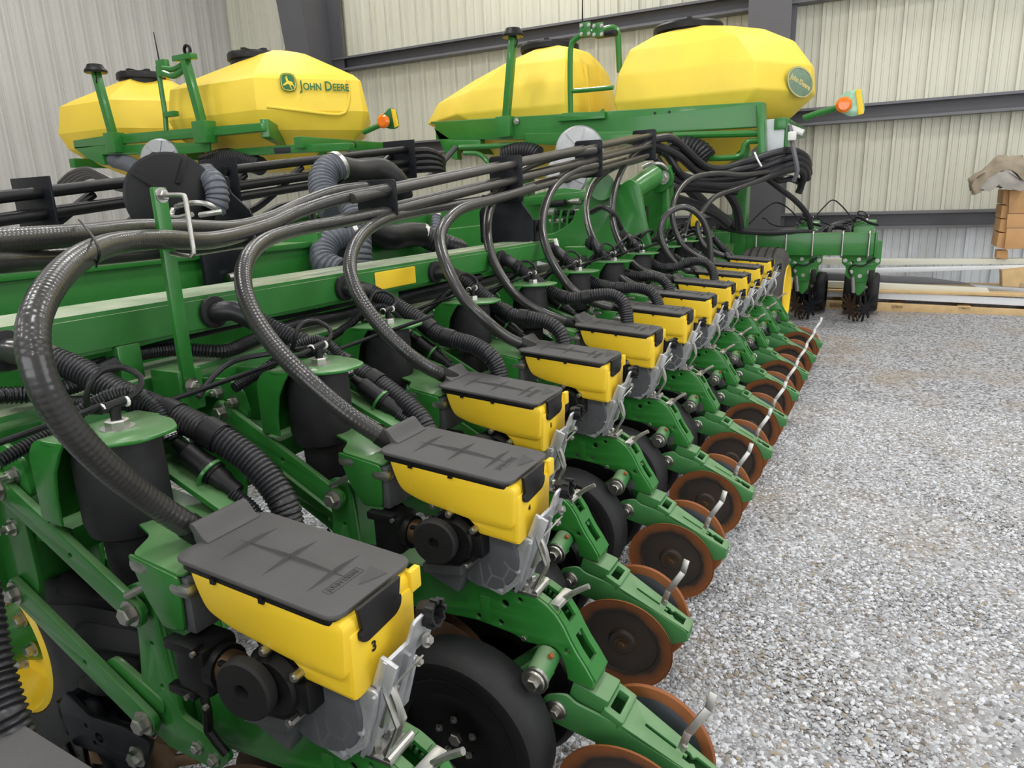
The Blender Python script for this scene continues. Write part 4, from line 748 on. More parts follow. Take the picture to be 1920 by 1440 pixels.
# ------------------------------------------------------------------ seed tanks
def tank(name, lb, levels, m, grp, lidc, lidr, bev=.05):
    t = thing(name, lb, 'tank', group=grp)
    bm = loft(B(), [[(x, y, z) for x, y in lp] for z, lp in levels])
    bmesh.ops.recalc_face_normals(bm, faces=bm.faces)
    bmesh.ops.bevel(bm, geom=bm.edges[:], offset=bev, segments=3, affect='EDGES', clamp_overlap=True, profile=.5)
    obj('tank_body', bm, m, t, angle=80 if bev > .05 else 30)
    L = obj('tank_lid', lathe(B(), [(-.08, 0), (-.08, lidr*.9), (-.02, lidr*.9), (-.02, lidr), (.03, lidr), (.05, lidr*.95), (.055, lidr*.8), (.045, lidr*.4), (.045, 0)], lidc, (0, 0, 1), 36), BLK, t)
    for k in range(3): a = k*pi/3+.3; obj('lid_grip', beam(B(), Vector(lidc)+Vector((cos(a)*lidr*.8, sin(a)*lidr*.8, .06)), Vector(lidc)-Vector((cos(a)*lidr*.8, sin(a)*lidr*.8, -.06)), .05, .035, (0, 0, 1), .006), BLK, L)
    return t
def octo(x0, x1, y0, y1, cx, cr, cl, ix=0, r=0, l=0):
    # plan: front at x0 ; right end y0 ; left end y1 ; chamfers cr/cl along y, cx along x ; insets ix, r, l
    x0 += ix; x1 -= ix; y0 += r; y1 -= l; f = max(.1, (x1-x0)/2-.02); c = min(cx, f); q = max(.02, y1-y0); cr = min(cr, q*.45); cl = min(cl, q*.5)
    return [(x0, y1-cl), (x0, y0+cr), (x0+c, y0), (x1-c, y0), (x1, y0+cr), (x1, y1-cl), (x1-c, y1), (x0+c, y1)]
# plain, weathered pair on the near planter : levels z, inset x, right, left
A_ = [(1.55, .55, .75, .55), (1.84, .28, .40, .15), (2.00, .10, .20, .05), (2.20, 0, 0, 0), (2.44, .04, .02, .02), (2.68, .16, .20, .10), (2.82, .36, .48, .30), (2.89, .56, .80, .55)]
a = tank('seed_tank', 'big plain yellow tank with an oval decal at its end', [(z, octo(6.22, 7.8, -.17, 1.70, .62, .40, .16, i, r, l)) for z, i, r, l in A_], TANKW, 'plain yellow tanks', (7.0, 1.04, 2.895), .34, .11)
A2 = [(1.55, .55, .5, 1.1), (1.84, .28, .06, .75), (2.00, .10, .02, .45), (2.24, 0, 0, 0), (2.46, .04, .02, .14), (2.68, .16, .05, .58), (2.82, .36, .12, 1.0), (2.89, .54, .3, 1.25)]
b = tank('seed_tank', 'big plain yellow tank tapering to a blunt nose, behind the beacon post', [(z, octo(6.22, 7.8, 1.98, 4.12, .62, .08, .80, i, r, l)) for z, i, r, l in A2], TANKW, 'plain yellow tanks', (7.0, 2.56, 2.90), .32, .10)
for x in (6.75, 7.15): obj('end_rib', beam(B(), (x, 1.99, 1.95), (x, 2.04, 2.66), .05, .06, (1, 0, 0), .01), TANKW, b)
# lettered pair on the farther planter
LV = [(1.72, .50, .5, .5), (1.97, .16, .18, .12), (2.06, .06, .06, .05), (2.23, 0, 0, 0), (2.52, .05, .05, .03), (2.58, .14, .13, .12), (2.84, .58, .72, .72), (2.90, .75, .95, .9)]
def lv(y0, y1, cr, cl): return [(z, octo(4.42, 6.1, y0, y1, .8, cr, cl, i, r, l)) for z, i, r, l in LV]
c1 = tank('seed_tank', 'angular yellow tank lettered in green with a deer badge', lv(3.78, 5.84, .60, .22), TANKY, 'angular yellow tanks', (5.15, 5.08, 2.84), .27, .03)
c2 = tank('seed_tank', 'angular yellow tank without lettering next to the lettered one', lv(6.0, 7.68, .52, .2), TANKY, 'angular yellow tanks', (5.15, 6.90, 2.84), .26, .03)
# badge and lettering on the slanted face of the lettered tank (its own plane)
p0 = Vector((4.42, 4.38, 0)); p1 = Vector((5.22, 3.78, 0)); tg = (p1-p0).normalized(); nn = Vector((tg.y, -tg.x, 0))
if nn.dot(CAM-p0) < 0: nn = -nn
def face_pt(u, v, off=.012, z_lean=.17):
    # hit of the picture ray with the leaning upper panel (between z 2.27 and 2.50 the face leans back a little)
    d = RT*((u-960)/F)+UP*((720-v)/F)+fw; N_ = (nn+Vector((0, 0, z_lean))).normalized(); q = Vector((p0.x, p0.y, 2.27))+nn*.0
    return CAM+d*((q-CAM).dot(N_)/d.dot(N_))+N_*off, N_
def face_matrix(u, v, off):
    c, N_ = face_pt(u, v, off); x = tg; x = (x-N_*x.dot(N_)).normalized(); y = N_.cross(x)
    return Matrix(((x.x, y.x, N_.x, c.x), (x.y, y.y, N_.y, c.y), (x.z, y.z, N_.z, c.z), (0, 0, 0, 1)))
Mb = face_matrix(540, 155, .014); bs = .074
bd = obj('badge', plate(B(), rrect(-bs*1.0, bs*1.0, -bs*1.15, bs*1.15, .04), .004, Mb, .001), DECG, c1)
obj('badge_rim', plate(B(), [rrect(-bs*.9, bs*.9, -bs*1.05, bs*1.05, .035), rrect(-bs*.82, bs*.82, -bs*.97, bs*.97, .03)], .004, Mb @ Matrix.Translation((0, 0, .003)), .0005), YEL, bd)
deer = [(-.60, -.22), (-.36, -.10), (-.20, .06), (-.24, .26), (-.30, .36), (-.20, .34), (-.28, .52), (-.20, .56), (-.16, .44), (-.10, .62), (-.04, .60), (-.08, .40), (.0, .30), (-.02, .18), (.14, .10), (.38, .06), (.50, -.06), (.48, -.14), (.60, -.30), (.66, -.56), (.58, -.58), (.50, -.36), (.32, -.26), (.22, -.40), (.36, -.64), (.28, -.68), (.12, -.44), (.08, -.24), (-.12, -.20), (-.34, -.30), (-.56, -.36), (-.66, -.32)]
obj('badge_deer', plate(B(), [(a_*bs*1.1, b_*bs*1.25) for a_, b_ in deer], .004, Mb @ Matrix.Translation((0, 0, .003)), .0003), YEL, bd)
Ml = face_matrix(560, 160, .014); pen = 0
def glyphs(txt, size, pen):
    cu = bpy.data.curves.new('tmp', 'FONT'); cu.body = txt; cu.size = size; cu.extrude = .001; cu.offset = size*.022; cu.resolution_u = 3
    o = bpy.data.objects.new('tmp', cu); me = bpy.data.meshes.new_from_object(o); bpy.data.objects.remove(o); bpy.data.curves.remove(cu)
    x0 = min(v.co.x for v in me.vertices); x1 = max(v.co.x for v in me.vertices); me.transform(Matrix.Diagonal((LSX, 1, 1, 1))); me.transform(Matrix.Translation((pen-x0*LSX, -.045, 0))); me.transform(Ml); me.materials.clear()
    obj('lettering', me, DECG, c1); return pen+(x1-x0)*LSX+.010
LSX = .80
for s_, z in (('J', .122), ('OHN', .094), (' ', 0), ('D', .122), ('EERE', .094)): pen = glyphs(s_, z, pen) if z else pen+.026
P = [face_pt(u, v, -.004)[0] for u, v in ((652, 150), (655, 180), (650, 205), (642, 213), (620, 214), (560, 207), (500, 200))]
obj('panel_ridge', tube(B(), P, .014, 8, .03), TANKY, c1)
# oval decal at the end of the plain tank
q0 = Vector((6.22, .23, 0)); q1 = Vector((6.84, -.17, 0)); tg2 = (q1-q0).normalized(); n2 = Vector((tg2.y, -tg2.x, 0)); n2 = n2 if n2.dot(CAM-q0) > 0 else -n2
c = q0.lerp(q1, .74)+Vector((0, 0, 2.27))+n2*.02
Mo = Matrix(((tg2.x, 0, n2.x, c.x), (tg2.y, 0, n2.y, c.y), (0, 1, 0, c.z), (0, 0, 0, 1))) @ Matrix.Rotation(-.35, 4, 'Z') @ Matrix.Rotation(.08, 4, 'X')
od = obj('oval_decal', plate(B(), circ(0, 0, .18, 28, .125), .006, Mo, .001), DECW, a)
obj('oval_rim', plate(B(), [circ(0, 0, .176, 28, .121), circ(0, 0, .166, 28, .111)], .006, Mo @ Matrix.Translation((0, 0, .003)), .0005), GOLD, od)
text('John Deere', .06, GOLD, Mo @ Matrix.Translation((0, -.0, .004)), od, 'oval_lettering', .001, .003)
# ------------------------------------------------------------------ frames that carry the tanks
def yzplate(pts, X, t_, r=.02, bev=.004, bm=None):
    bm = bm or B()
    P = [AX(u, v, X) for u, v in pts]; return plate(bm, fillet([(p.y, p.z) for p in P], r, 2), t_, Matrix(((0, 0, 1, X), (1, 0, 0, 0), (0, 1, 0, 0), (0, 0, 0, 1))), bev)
def rod(pts, X, r, n=10): return tube(B(), [AX(u, v, X) for u, v in pts], r, n, .04)
t = thing('tank_frame', 'green steel frame with rail under the plain yellow tanks', 'frame')
obj('top_rail', yzplate([(820, 229), (1434, 192), (1436, 238), (1225, 250), (985, 262), (822, 262)], 6.08, .10, .01), GREEN, t)
obj('rail_shelf', beam(B(), AX(822, 232, 6.2), AX(1432, 196, 6.2), .30, .02, (0, 0, 1), .004), GREEN, t)
obj('end_post', yzplate([(1420, 198), (1435, 192), (1437, 290), (1424, 292)], 6.06, .14, .01), GREEN, t)
obj('left_gusset', yzplate([(818, 240), (850, 262), (905, 262), (905, 274), (860, 276), (862, 300), (855, 299), (838, 285)], 6.08, .10, .01), GREEN, t)
obj('lower_plate', yzplate([(985, 250), (1222, 246), (1222, 258), (1130, 275), (985, 270)], 6.02, .02, .01), GREEN, t)
obj('step_plate', yzplate([(1046, 217), (1058, 212), (1126, 209), (1132, 203), (1135, 222), (1046, 228)], 6.0, .04, .006), GREEN, t)
obj('side_rod', rod([(862, 276), (920, 274), (985, 270)], 6.04, .028), GREEN, t); obj('side_rod', rod([(1262, 254), (1340, 252), (1424, 250)], 6.04, .030), GREEN, t)
obj('bent_rod', rod([(1330, 297), (1375, 295), (1392, 288), (1396, 272), (1404, 265), (1424, 264)], 6.04, .026), GREEN, t); obj('bent_rod', rod([(870, 287), (895, 288), (910, 298), (918, 310)], 6.04, .026), GREEN, t)
for y in (.45, 2.9): obj('frame_leg', obox(B(), (6.9, y-.07, .02), (7.1, y+.07, 1.95), .01), GREEN, t)
for y in (-.0, 1.6, 3.3): obj('cross_member', obox(B(), (6.15, y-.05, 1.84), (7.7, y+.05, 1.94), .01), GREEN, t)
bm = B(); bolt(bm, AX(968, 227, 6.02), (-1, 0, 0), .022, .016); obj('bolt', bm, ZINC, t)
for p in ((1228, 212), (1255, 210)):
    bm = B(); lathe(bm, [(0, 0), (0, .012), (.004, .012), (.004, 0)], AX(p[0], p[1], 6.03), (-1, 0, 0), 10); obj('rail_hole', bm, INK, t)
t = thing('tank_frame', 'green steel frame with stepped rail under the lettered tank pair', 'frame')
obj('top_rail', yzplate([(145, 264), (211, 254), (376, 240), (496, 231), (500, 246), (380, 258), (212, 272), (148, 280)], 4.34, .10, .01), GREEN, t)
obj('side_rail', beam(B(), AX(496, 240, 4.34), AX(536, 263, 4.9), .08, .16, (0, 0, 1), .01), GREEN, t)
obj('end_rail', beam(B(), AX(536, 268, 4.9), AX(664, 262, 5.4), .08, .16, (0, 0, 1), .01), GREEN, t)
obj('lower_plate', yzplate([(228, 272), (330, 268), (394, 268), (395, 284), (330, 290), (232, 290)], 4.30, .03, .01), GREEN, t)
obj('left_gusset', yzplate([(147, 276), (196, 272), (240, 282), (238, 290), (200, 290), (205, 308), (200, 310), (170, 296)], 4.34, .10, .01), GREEN, t)
obj('lower_rail', yzplate([(400, 283), (540, 272), (660, 268), (660, 282), (540, 288), (402, 296)], 4.5, .08, .01), GREEN, t)
obj('frame_bar', beam(B(), AX(515, 283, 4.4), AX(668, 272, 4.8), .05, .05, (0, 0, 1), .006), BLKS, t)
for y in (4.3, 6.9): obj('frame_leg', obox(B(), (5.1, y-.07, .02), (5.3, y+.07, 1.95), .01), GREEN, t)
for y in (3.9, 5.7, 7.3): obj('cross_member', obox(B(), (4.4, y-.05, 1.86), (6.0, y+.05, 1.96), .01), GREEN, t)
# beacons on posts, hoops, antennas, marker lamps
def beacon(lb, top, bot, X, w=.07):
    t = thing('beacon_post', lb, 'beacon'); a = AX(*top, X); b = AX(*bot, X)
    obj('post', beam(B(), b, a, w, w, (1, 0, 0), .008), GREEN, t); obj('lamp', lathe(B(), [(0, 0), (0, .105), (.02, .11), (.05, .085), (.08, .07), (.085, 0)], a, (0, 0, 1), 24), BLK, t)
    obj('foot', box(B(), b, (.14, .16, .20), None, .01), GREEN, t); bm = B(); tube(bm, [a+Vector((-.03, -.03, -.0)), a+Vector((-.05, -.07, -.05)), a+Vector((-.04, -.04, -.10))], .007, 6, .02); obj('cable', bm, BLK, t); return t
beacon('green post with black beacon before the blunt-nosed tank', (962, 70), (948, 238), 6.02)
beacon('green post with black beacon leaning on the unlettered angular tank', (180, 137), (216, 268), 4.26)
t = thing('beacon_post', 'green post with plates on top before the lettered tank', 'beacon'); a = AX(346, 108, 4.26); b = AX(384, 248, 4.26)
obj('post', beam(B(), b, a, .07, .07, (1, 0, 0), .008), GREEN, t); obj('foot', box(B(), b, (.14, .18, .2), None, .01), GREEN, t); obj('plate', box(B(), a, (.08, .26, .05), None, .006), GREEN, t); obj('loop', lathe(B(), [(-.01, .03), (-.01, .05), (.01, .05), (.01, .03)], a+Vector((0, -.05, .06)), (1, 0, 0), 16), BLK, t)
obj('arm', tube(B(), [a+Vector((0, .03, -.10)), a+Vector((0, .18, -.14)), a+Vector((0, .32, -.10))], .028, 10), GREEN, t)
t = thing('ladder_hoop', 'green pipe hoop with clamp plates between the plain tanks', 'hoop')
obj('hoop_pipe', rod([(1070, 212), (1069, 150), (1070, 92), (1076, 76), (1090, 66), (1108, 62)], 6.06, .026), GREEN, t); obj('hoop_pipe', rod([(1108, 62), (1130, 56), (1150, 52), (1158, 62), (1160, 100), (1162, 135)], 6.6, .030), GREEN, t)
obj('rung', rod([(1070, 171), (1110, 168), (1150, 164)], 6.06, .022), GREEN, t)
for u, v in ((1097, 55), (1121, 56)):
    o = obj('clamp_plate', box(B(), AX(u, v, 6.02), (.02, .11, .12), None, .006), GREEN, t)
    for du, dv in ((-7, -7), (7, -8), (-7, 9), (7, 8)):
        bm = B(); bolt(bm, AX(u+du, v+dv, 6.0), (-1, 0, 0), .012, .01); obj('bolt', bm, ZINC, o)
obj('sensor', box(B(), AX(1136, 64, 6.3), (.1, .22, .05), None, .015), BLK, t)
for lb, a, b, X in (('thin whip antenna rising above the pipe hoop', (1092, 44), (1092, -40), 6.06), ('thin whip antenna before the unlettered angular tank', (300, 122), (288, 60), 4.3)):
    o = obj('antenna', cyl(B(), AX(*a, X), AX(*b, X), .008, 6, .004), BLK); tag(o, lb, 'antenna')
t = thing('antenna_bracket', 'green upright pipe between the angular tanks', 'bracket'); obj('pipe', rod([(296, 125), (302, 165), (309, 210), (312, 245)], 4.3, .024), GREEN, t); obj('clamp', box(B(), AX(306, 128, 4.3), (.06, .13, .15), None, .01), GREEN, t); obj('arm', rod([(306, 128), (325, 130), (342, 122)], 4.28, .026), GREEN, t); obj('latch', box(B(), AX(321, 214, 4.3), (.06, .16, .05), None, .01), GREEN, t)
def marker(lb, arm, lamp, sign, X, edge):
    t = thing('marker_lamp', lb, 'lamp'); obj('arm', rod(arm, X, .025), GREEN, t); c = AX(*lamp, X-.06)
    obj('lens', lathe(B(), [(0, 0), (0, .060), (.03, .064), (.05, .045), (.055, 0)], c, (-1, -.1, 0), 24), ORANGE, t)
    bm = yzplate(sign, X, .012, .03, .003); s_ = obj('reflector_plate', bm, DECG if edge else SILG, t)
    bm = yzplate(edge or sign, X-.012, .006, .01, .001); obj('reflector_strip', bm, YEL, t)
SILG = mat('pale green reflector', (150, 190, 160), .25, .2, var=.1)
marker('amber lamp with green reflector plate beside the lettered tank', [(682, 248), (700, 240), (714, 234)], (721, 228), [(712, 222), (732, 201), (742, 204), (749, 238), (738, 243), (714, 238)], 5.2, [(733, 203), (741, 205), (748, 236), (740, 240)])
t = thing('marker_lamp', 'amber lamp with pale reflector plate beyond the oval decal', 'lamp'); X = 6.6
obj('arm', rod([(1506, 222), (1535, 212), (1568, 203)], X, .028), GREEN, t); obj('lens', lathe(B(), [(0, 0), (0, .062), (.03, .066), (.05, .045), (.055, 0)], AX(1582, 197, X-.06), (-1, -.1, 0), 24), ORANGE, t)
bm = yzplate([(1566, 192), (1585, 172), (1612, 166), (1618, 172), (1622, 212), (1595, 220), (1570, 208)], X, .012, .03, .003); obj('reflector_plate', bm, SILG, t)
bm = yzplate([(1604, 168), (1615, 167), (1620, 213), (1609, 216)], X-.014, .006, .01, .001); obj('reflector_strip', bm, YEL, t)
# ------------------------------------------------------------------ hose bundle at the far right
BUN = [('uppermost', [(1222, 262, 5.3), (1258, 259, 5.4), (1290, 284, 5.55), (1322, 312, 5.75), (1356, 316, 5.9), (1402, 302, 6.05), (1475, 282, 6.15), (1508, 292, 6.25), (1517, 310, 6.4)]),
 ('second from the top', [(1222, 268, 5.35), (1270, 290, 5.5), (1310, 322, 5.75), (1362, 327, 5.95), (1420, 316, 6.1), (1484, 294, 6.18), (1512, 306, 6.28), (1517, 326, 6.4)]),
 ('third from the top', [(1222, 276, 5.4), (1250, 290, 5.5), (1278, 328, 5.6), (1315, 338, 5.8), (1365, 336, 5.95), (1424, 330, 6.1), (1488, 306, 6.2), (1511, 317, 6.28), (1514, 335, 6.4)]),
 ('fourth from the top', [(1230, 295, 5.45), (1254, 328, 5.55), (1287, 342, 5.7), (1355, 349, 5.9), (1410, 340, 6.05), (1488, 317, 6.2), (1507, 328, 6.3), (1502, 348, 6.45)]),
 ('lowest', [(1236, 285, 5.45), (1268, 276, 5.5), (1305, 302, 5.7), (1337, 324, 5.85), (1392, 318, 6.0), (1450, 302, 6.2), (1492, 300, 6.3), (1500, 320, 6.4)]),
 ('drooping behind the strap', [(1440, 320, 6.4), (1461, 338, 6.4), (1480, 334, 6.4), (1502, 344, 6.45), (1497, 362, 6.5)])]
for nm, pts in BUN:
    o = obj('bundled_hose', tube(B(), [AD(*p) for p in pts], .031, 10, .05), CORR); tag(o, 'thick black hose of the swag below the plain tank, %s' % nm, 'hose', 'hoses of the swagged bundle')
o = obj('bundle_strap', tube(B(), [AD(*p) for p in [(1481, 236, 6.15), (1484, 260, 6.1), (1490, 290, 6.05), (1495, 320, 6.05), (1488, 340, 6.1)]], .02, 6, .03), GREYS); tag(o, 'grey strap with white buckle holding up the hose bundle', 'strap')
bk = obj('buckle', box(B(), AD(1485, 255, 6.05), (.03, .07, .075), None, .015), WHITE, o)
for lb, pts, r in (('white plastic tie round the swagged hose bundle', [(1415, 286, 5.95), (1421, 300, 5.9), (1428, 312, 5.9)], .008),):
    o = obj('white_tie', tube(B(), [AD(*p) for p in pts], r, 6, .03), WHITE); tag(o, lb, 'cable tie')
t = thing('scale_box', 'white cornered box with a latch on the end of the tank frame', 'box'); P = AX(1455, 258, 6.3)
obj('case', box(B(), P, (.25, .22, .30), None, .02), WHTP, t); obj('case_edge', box(B(), P+Vector((-.02, -.10, 0)), (.23, .03, .29), None, .01), GREEN, t); obj('bar', beam(B(), AX(1475, 238, 6.2), AX(1507, 250, 6.2), .06, .06, (1, 0, 0), .008), ZINC, t)
# ------------------------------------------------------------------ centre tool bar on the right with its U bolts, hoses on top
t = thing('centre_bar', 'short green tool bar with silver U bolts over the front-facing units', 'tool bar')
obj('bar', obox(B(), (6.93, -.805, .69), (7.10, 1.6, .905), .012), GREEN, t); obj('end_cap', obox(B(), (6.92, -.825, .675), (7.11, -.805, .915), .004), GREEN, t)
for u in (1372, 1418, 1474, 1524, 1580, 1630):
    p = AX(u, 450, 6.92); obj('u_bolt', tube(B(), [(7.11, p.y, .915), (6.93, p.y, .915), (6.915, p.y, .90), (6.915, p.y, .69), (6.93, p.y, .675), (7.11, p.y, .675)], .010, 8, smooth=False), ZINC, t)
obj('hinge_block', obox(B(), (6.85, .52, .66), (7.12, .75, .93), .01), GREEN, t); obj('hinge_pin', cyl(B(), (6.95, .66, .90), (6.95, .66, .98), .06, 16), GREEN, t)
for lb, pts, r in (('black hose arching over the free end of the short bar', [(1528, 447, 7.2), (1545, 432, 7.2), (1570, 420, 7.2), (1600, 416, 7.2), (1622, 421, 7.2), (1634, 432, 7.2), (1637, 445, 7.2)], .030),
                   ('short black hose stub between the two front-facing units', [(1553, 440, 7.1), (1556, 428, 7.1), (1570, 425, 7.1), (1585, 428, 7.1), (1590, 440, 7.1)], .028),
                   ('black hose dropping from the bundle to the unit beside the tyre', [(1432, 330, 6.6), (1460, 352, 6.7), (1490, 375, 6.8), (1512, 400, 6.9), (1521, 428, 7.0)], .026),
                   ('black loom lying along the top of the short bar', [(1345, 425, 6.9), (1390, 433, 7.0), (1440, 436, 7.05), (1490, 434, 7.05), (1540, 438, 7.05)], .03),
                   ('thick black pipe slanting down to the short bar', [(1270, 330, 6.3), (1310, 372, 6.5), (1345, 402, 6.7), (1378, 425, 6.85)], .05),
                   ('thin black air line arching over the wall side unit', [(1405, 420, 7.1), (1430, 395, 7.2), (1455, 380, 7.3), (1480, 392, 7.2), (1505, 420, 7.1)], .007),
                   ('thin black air line peaked between the two front-facing units', [(1522, 415, 7.1), (1545, 388, 7.2), (1562, 375, 7.25), (1580, 388, 7.2), (1600, 412, 7.1)], .007)):
    o = obj('hose', tube(B(), [AD(*p) for p in pts], r, 10, .04), CORR if r > .01 else BLK); tag(o, lb, 'hose')
# ------------------------------------------------------------------ wide wing tyre
t = thing('wide_tyre_wheel', 'wide dusty tyre with yellow rim beyond the last hopper', 'wheel'); c = Vector((6.2, -.13, .415))
obj('tyre', lathe(B(), [(0, .25), (.0, .30), (.02, .37), (.05, .40), (.15, .413), (.25, .413), (.36, .40), (.39, .37), (.40, .30), (.40, .25)], c, (0, 1, 0), 56), RUBD, t)
for x in (.10, .165, .235, .30): obj('tread_groove', lathe(B(), [(x, .4155), (x, .4175), (x+.012, .4175), (x+.012, .4155)], c, (0, 1, 0), 56), RUB, t)
obj('rim', lathe(B(), [(.08, 0), (.08, .12), (.04, .20), (.0, .24), (-.01, .255), (.01, .26), (.05, .25)], c, (0, 1, 0), 40), YEL, t)
obj('axle', cyl(B(), (6.2, -.05, .415), (6.2, .7, .415), .05, 14), GREEN, t); obj('strut', beam(B(), (6.2, .45, .42), (6.7, .5, .8), .08, .12, (0, 1, 0), .01), GREEN, t)
# ------------------------------------------------------------------ stored trim, pallet, crate by the back wall
def slab(pts, X, dx, r=.004): 
    P = [AX(u, v, X) for u, v in pts]; return plate(B(), [(p.y, p.z) for p in P], dx, Matrix(((0, 0, 1, X+dx/2), (1, 0, 0, 0), (0, 1, 0, 0), (0, 0, 0, 1))), r)
t = thing('pallet', 'long pine pallet lying on the gravel along the wall', 'pallet')
obj('runner', slab([(1500, 561), (1640, 567), (1925, 581), (1925, 597), (1640, 584), (1500, 576)], 8.0, .05), WOOD, t)
for k in range(5): y = .18-.62*k; obj('block', obox(B(), (8.0, y-.06, .0), (8.9, y+.06, .075), .006), WOOD, t)
for k in range(6): obj('deck_board', obox(B(), (8.02+.16*k, -2.5, .19), (8.14+.16*k, .24, .215), .003), WOOD, t)
obj('runner', obox(B(), (8.8, -2.5, .075), (8.85, .24, .19), .004), WOOD, t)
for lb, pts, X, dx, m in (('white sheet metal trim lying lowest on the pallet', [(1500, 541), (1640, 546), (1925, 560), (1925, 574), (1640, 560), (1500, 553)], 8.05, .30, WHTP), ('cream folded trim strip on the white sheet', [(1500, 526), (1640, 531), (1852, 541), (1856, 549), (1640, 543), (1500, 537)], 8.1, .10, CREAM), ('dark grey tapering trim sheet lying across the stack', [(1500, 510), (1633, 517), (1740, 522), (1822, 534), (1740, 533), (1500, 527)], 8.25, .12, GREYS), ('grey galvanised strips at the right of the stack', [(1820, 534), (1925, 541), (1925, 559), (1856, 549)], 8.2, .12, GALV), ('cream steel beam, upper, leaning along the wall', [(1540, 484), (1640, 486), (1925, 485), (1925, 495), (1640, 497), (1540, 496)], 8.5, .12, CREAM), ('white steel strip just below the cream beam', [(1540, 504), (1640, 503), (1925, 497), (1925, 503), (1640, 513), (1540, 514)], 8.45, .08, WHTP)):
    o = obj('trim_stack', slab(pts, X, dx), m); tag(o, lb, 'metal trim')
o = obj('timber_block', slab([(1879, 508), (1925, 503), (1925, 530), (1912, 531), (1910, 545), (1880, 545)], 8.3, .25), WOOD); tag(o, 'stubby timber block between the trim layers', 'timber')
o = obj('timber_block', slab([(1870, 470), (1890, 470), (1890, 486), (1868, 484)], 8.45, .2), WOODO); tag(o, 'small timber block under the plywood crate', 'timber')
t = thing('crate', 'orange plywood crate standing on trim at the right edge', 'crate')
for pts in ([(1893, 356), (1925, 354), (1925, 400), (1891, 400)], [(1889, 401), (1925, 401), (1925, 427), (1887, 427)], [(1888, 428), (1925, 428), (1925, 466), (1883, 467)]): obj('panel', slab(pts, 8.35, .04), WOODO, t)
for pts in ([(1882, 356), (1895, 356), (1893, 384), (1880, 383)], [(1879, 385), (1893, 385), (1890, 410), (1876, 409)], [(1877, 411), (1890, 411), (1887, 436), (1873, 434)], [(1873, 437), (1887, 437), (1884, 467), (1868, 463)]): obj('side_block', slab(pts, 8.40, .5), WOODO, t)
t = thing('moving_blanket', 'crumpled brown and grey packing blanket draped over the crate', 'blanket')
def drape(pts, X, dx, m, nm):
    P = [AX(u, v, X) for u, v in pts]; bm = B(); n = 6; secs = []
    for k in range(n+1):
        f = k/n; secs.append([(X+dx*f+random.uniform(-.02, .02), p.y+random.uniform(-.012, .012), p.z+random.uniform(-.012, .012)+.05*sin(pi*f)) for p in P])
    loft(bm, secs); bmesh.ops.subdivide_edges(bm, edges=bm.edges[:], cuts=2, use_grid_fill=True, smooth=.5)
    for v in bm.verts: q = v.co*9; v.co += Vector((sin(q.y*1.7+q.z*2.3), sin(q.x*2.1+q.z*1.3), sin(q.x*1.3+q.y*2.9)))*.014+Vector((random.uniform(-1, 1), random.uniform(-1, 1), random.uniform(-1, 1)))*.006
    return obj(nm, bm, m, t, angle=80)
drape([(1823, 348), (1838, 332), (1860, 318), (1872, 303), (1890, 299), (1925, 303), (1925, 338), (1900, 322), (1878, 320), (1856, 336), (1836, 362), (1828, 365)], 8.2, .6, BROWNC, 'brown_cover')
drape([(1838, 356), (1856, 334), (1878, 320), (1900, 322), (1925, 338), (1925, 356), (1885, 356), (1870, 348), (1850, 358)], 8.18, .6, CLOTH, 'grey_lining')
# ------------------------------------------------------------------ farther planter's bars and pipes on the left
def lz(x): return 1.425+.102*(x-1.08)
for i, (y, dz, x0, x1, nm) in enumerate(((2.5, .02, -.6, 1.75, 'nearest, upper'), (2.5, -.075, -.6, 4.3, 'nearest, middle'), (2.5, -.135, 1.7, 4.3, 'nearest, lowest'), (2.62, .02, -.6, 4.3, 'second, upper'), (2.62, -.075, -.6, 4.3, 'second, lower'), (2.5, .02, 2.3, 4.1, 'far length of the nearest'))):
    o = obj('seed_pipe', cyl(B(), (x0, y, lz(x0)+dz), (x1, y, lz(x1)+dz), .026, 12), BLK); tag(o, 'black pipe of the farther planter, %s' % nm, 'pipe', 'pipes of the farther planter')
for x, lb in ((1.25, 'at the left behind the looping hose'), (2.32, 'beside the round black fan'), (4.1, 'under the end of the lettered tank')):
    o = obj('hanger_plate', obox(B(), (x, 2.42, lz(x)-.20), (x+.012, 2.72, lz(x)+.09), .002), BLKS); tag(o, 'black plate clamping the far pipes, %s' % lb, 'bracket', 'far pipe hanger plates')
obj('gusset_panel', yzplate([(415, 330), (428, 330), (432, 360), (470, 395), (480, 420), (400, 420)], 2.1, .014), BLKS, VF)
t = thing('far_beam', 'green box beam of the farther planter under its black pipes', 'beam'); obj('beam_web', obox(B(), (-2, 2.9, .7), (5.2, 3.1, 1.27), .006), GREEN, t); obj('beam_cap', obox(B(), (-2, 2.85, 1.27), (5.2, 3.12, 1.29), .004), GREEN, t)
for k in range(9):
    x = .2+.5*k; z = lz(x)-.12; pts = [(x+.9, 2.66, lz(x+.9)-.02), (x+.5, 2.7, z-.06), (x+.2, 2.72, z-.12), (x, 2.7, z-.22), (x-.02, 2.6, z-.42)]
    o = obj('far_hose', tube(B(), pts, .024, 8, .05), CORR); tag(o, 'black hose branching down from the farther planter\'s pipes, %s along' % ('first', 'second', 'third', 'fourth', 'fifth', 'sixth', 'seventh', 'eighth', 'ninth')[k], 'hose', 'branch hoses of the farther planter')
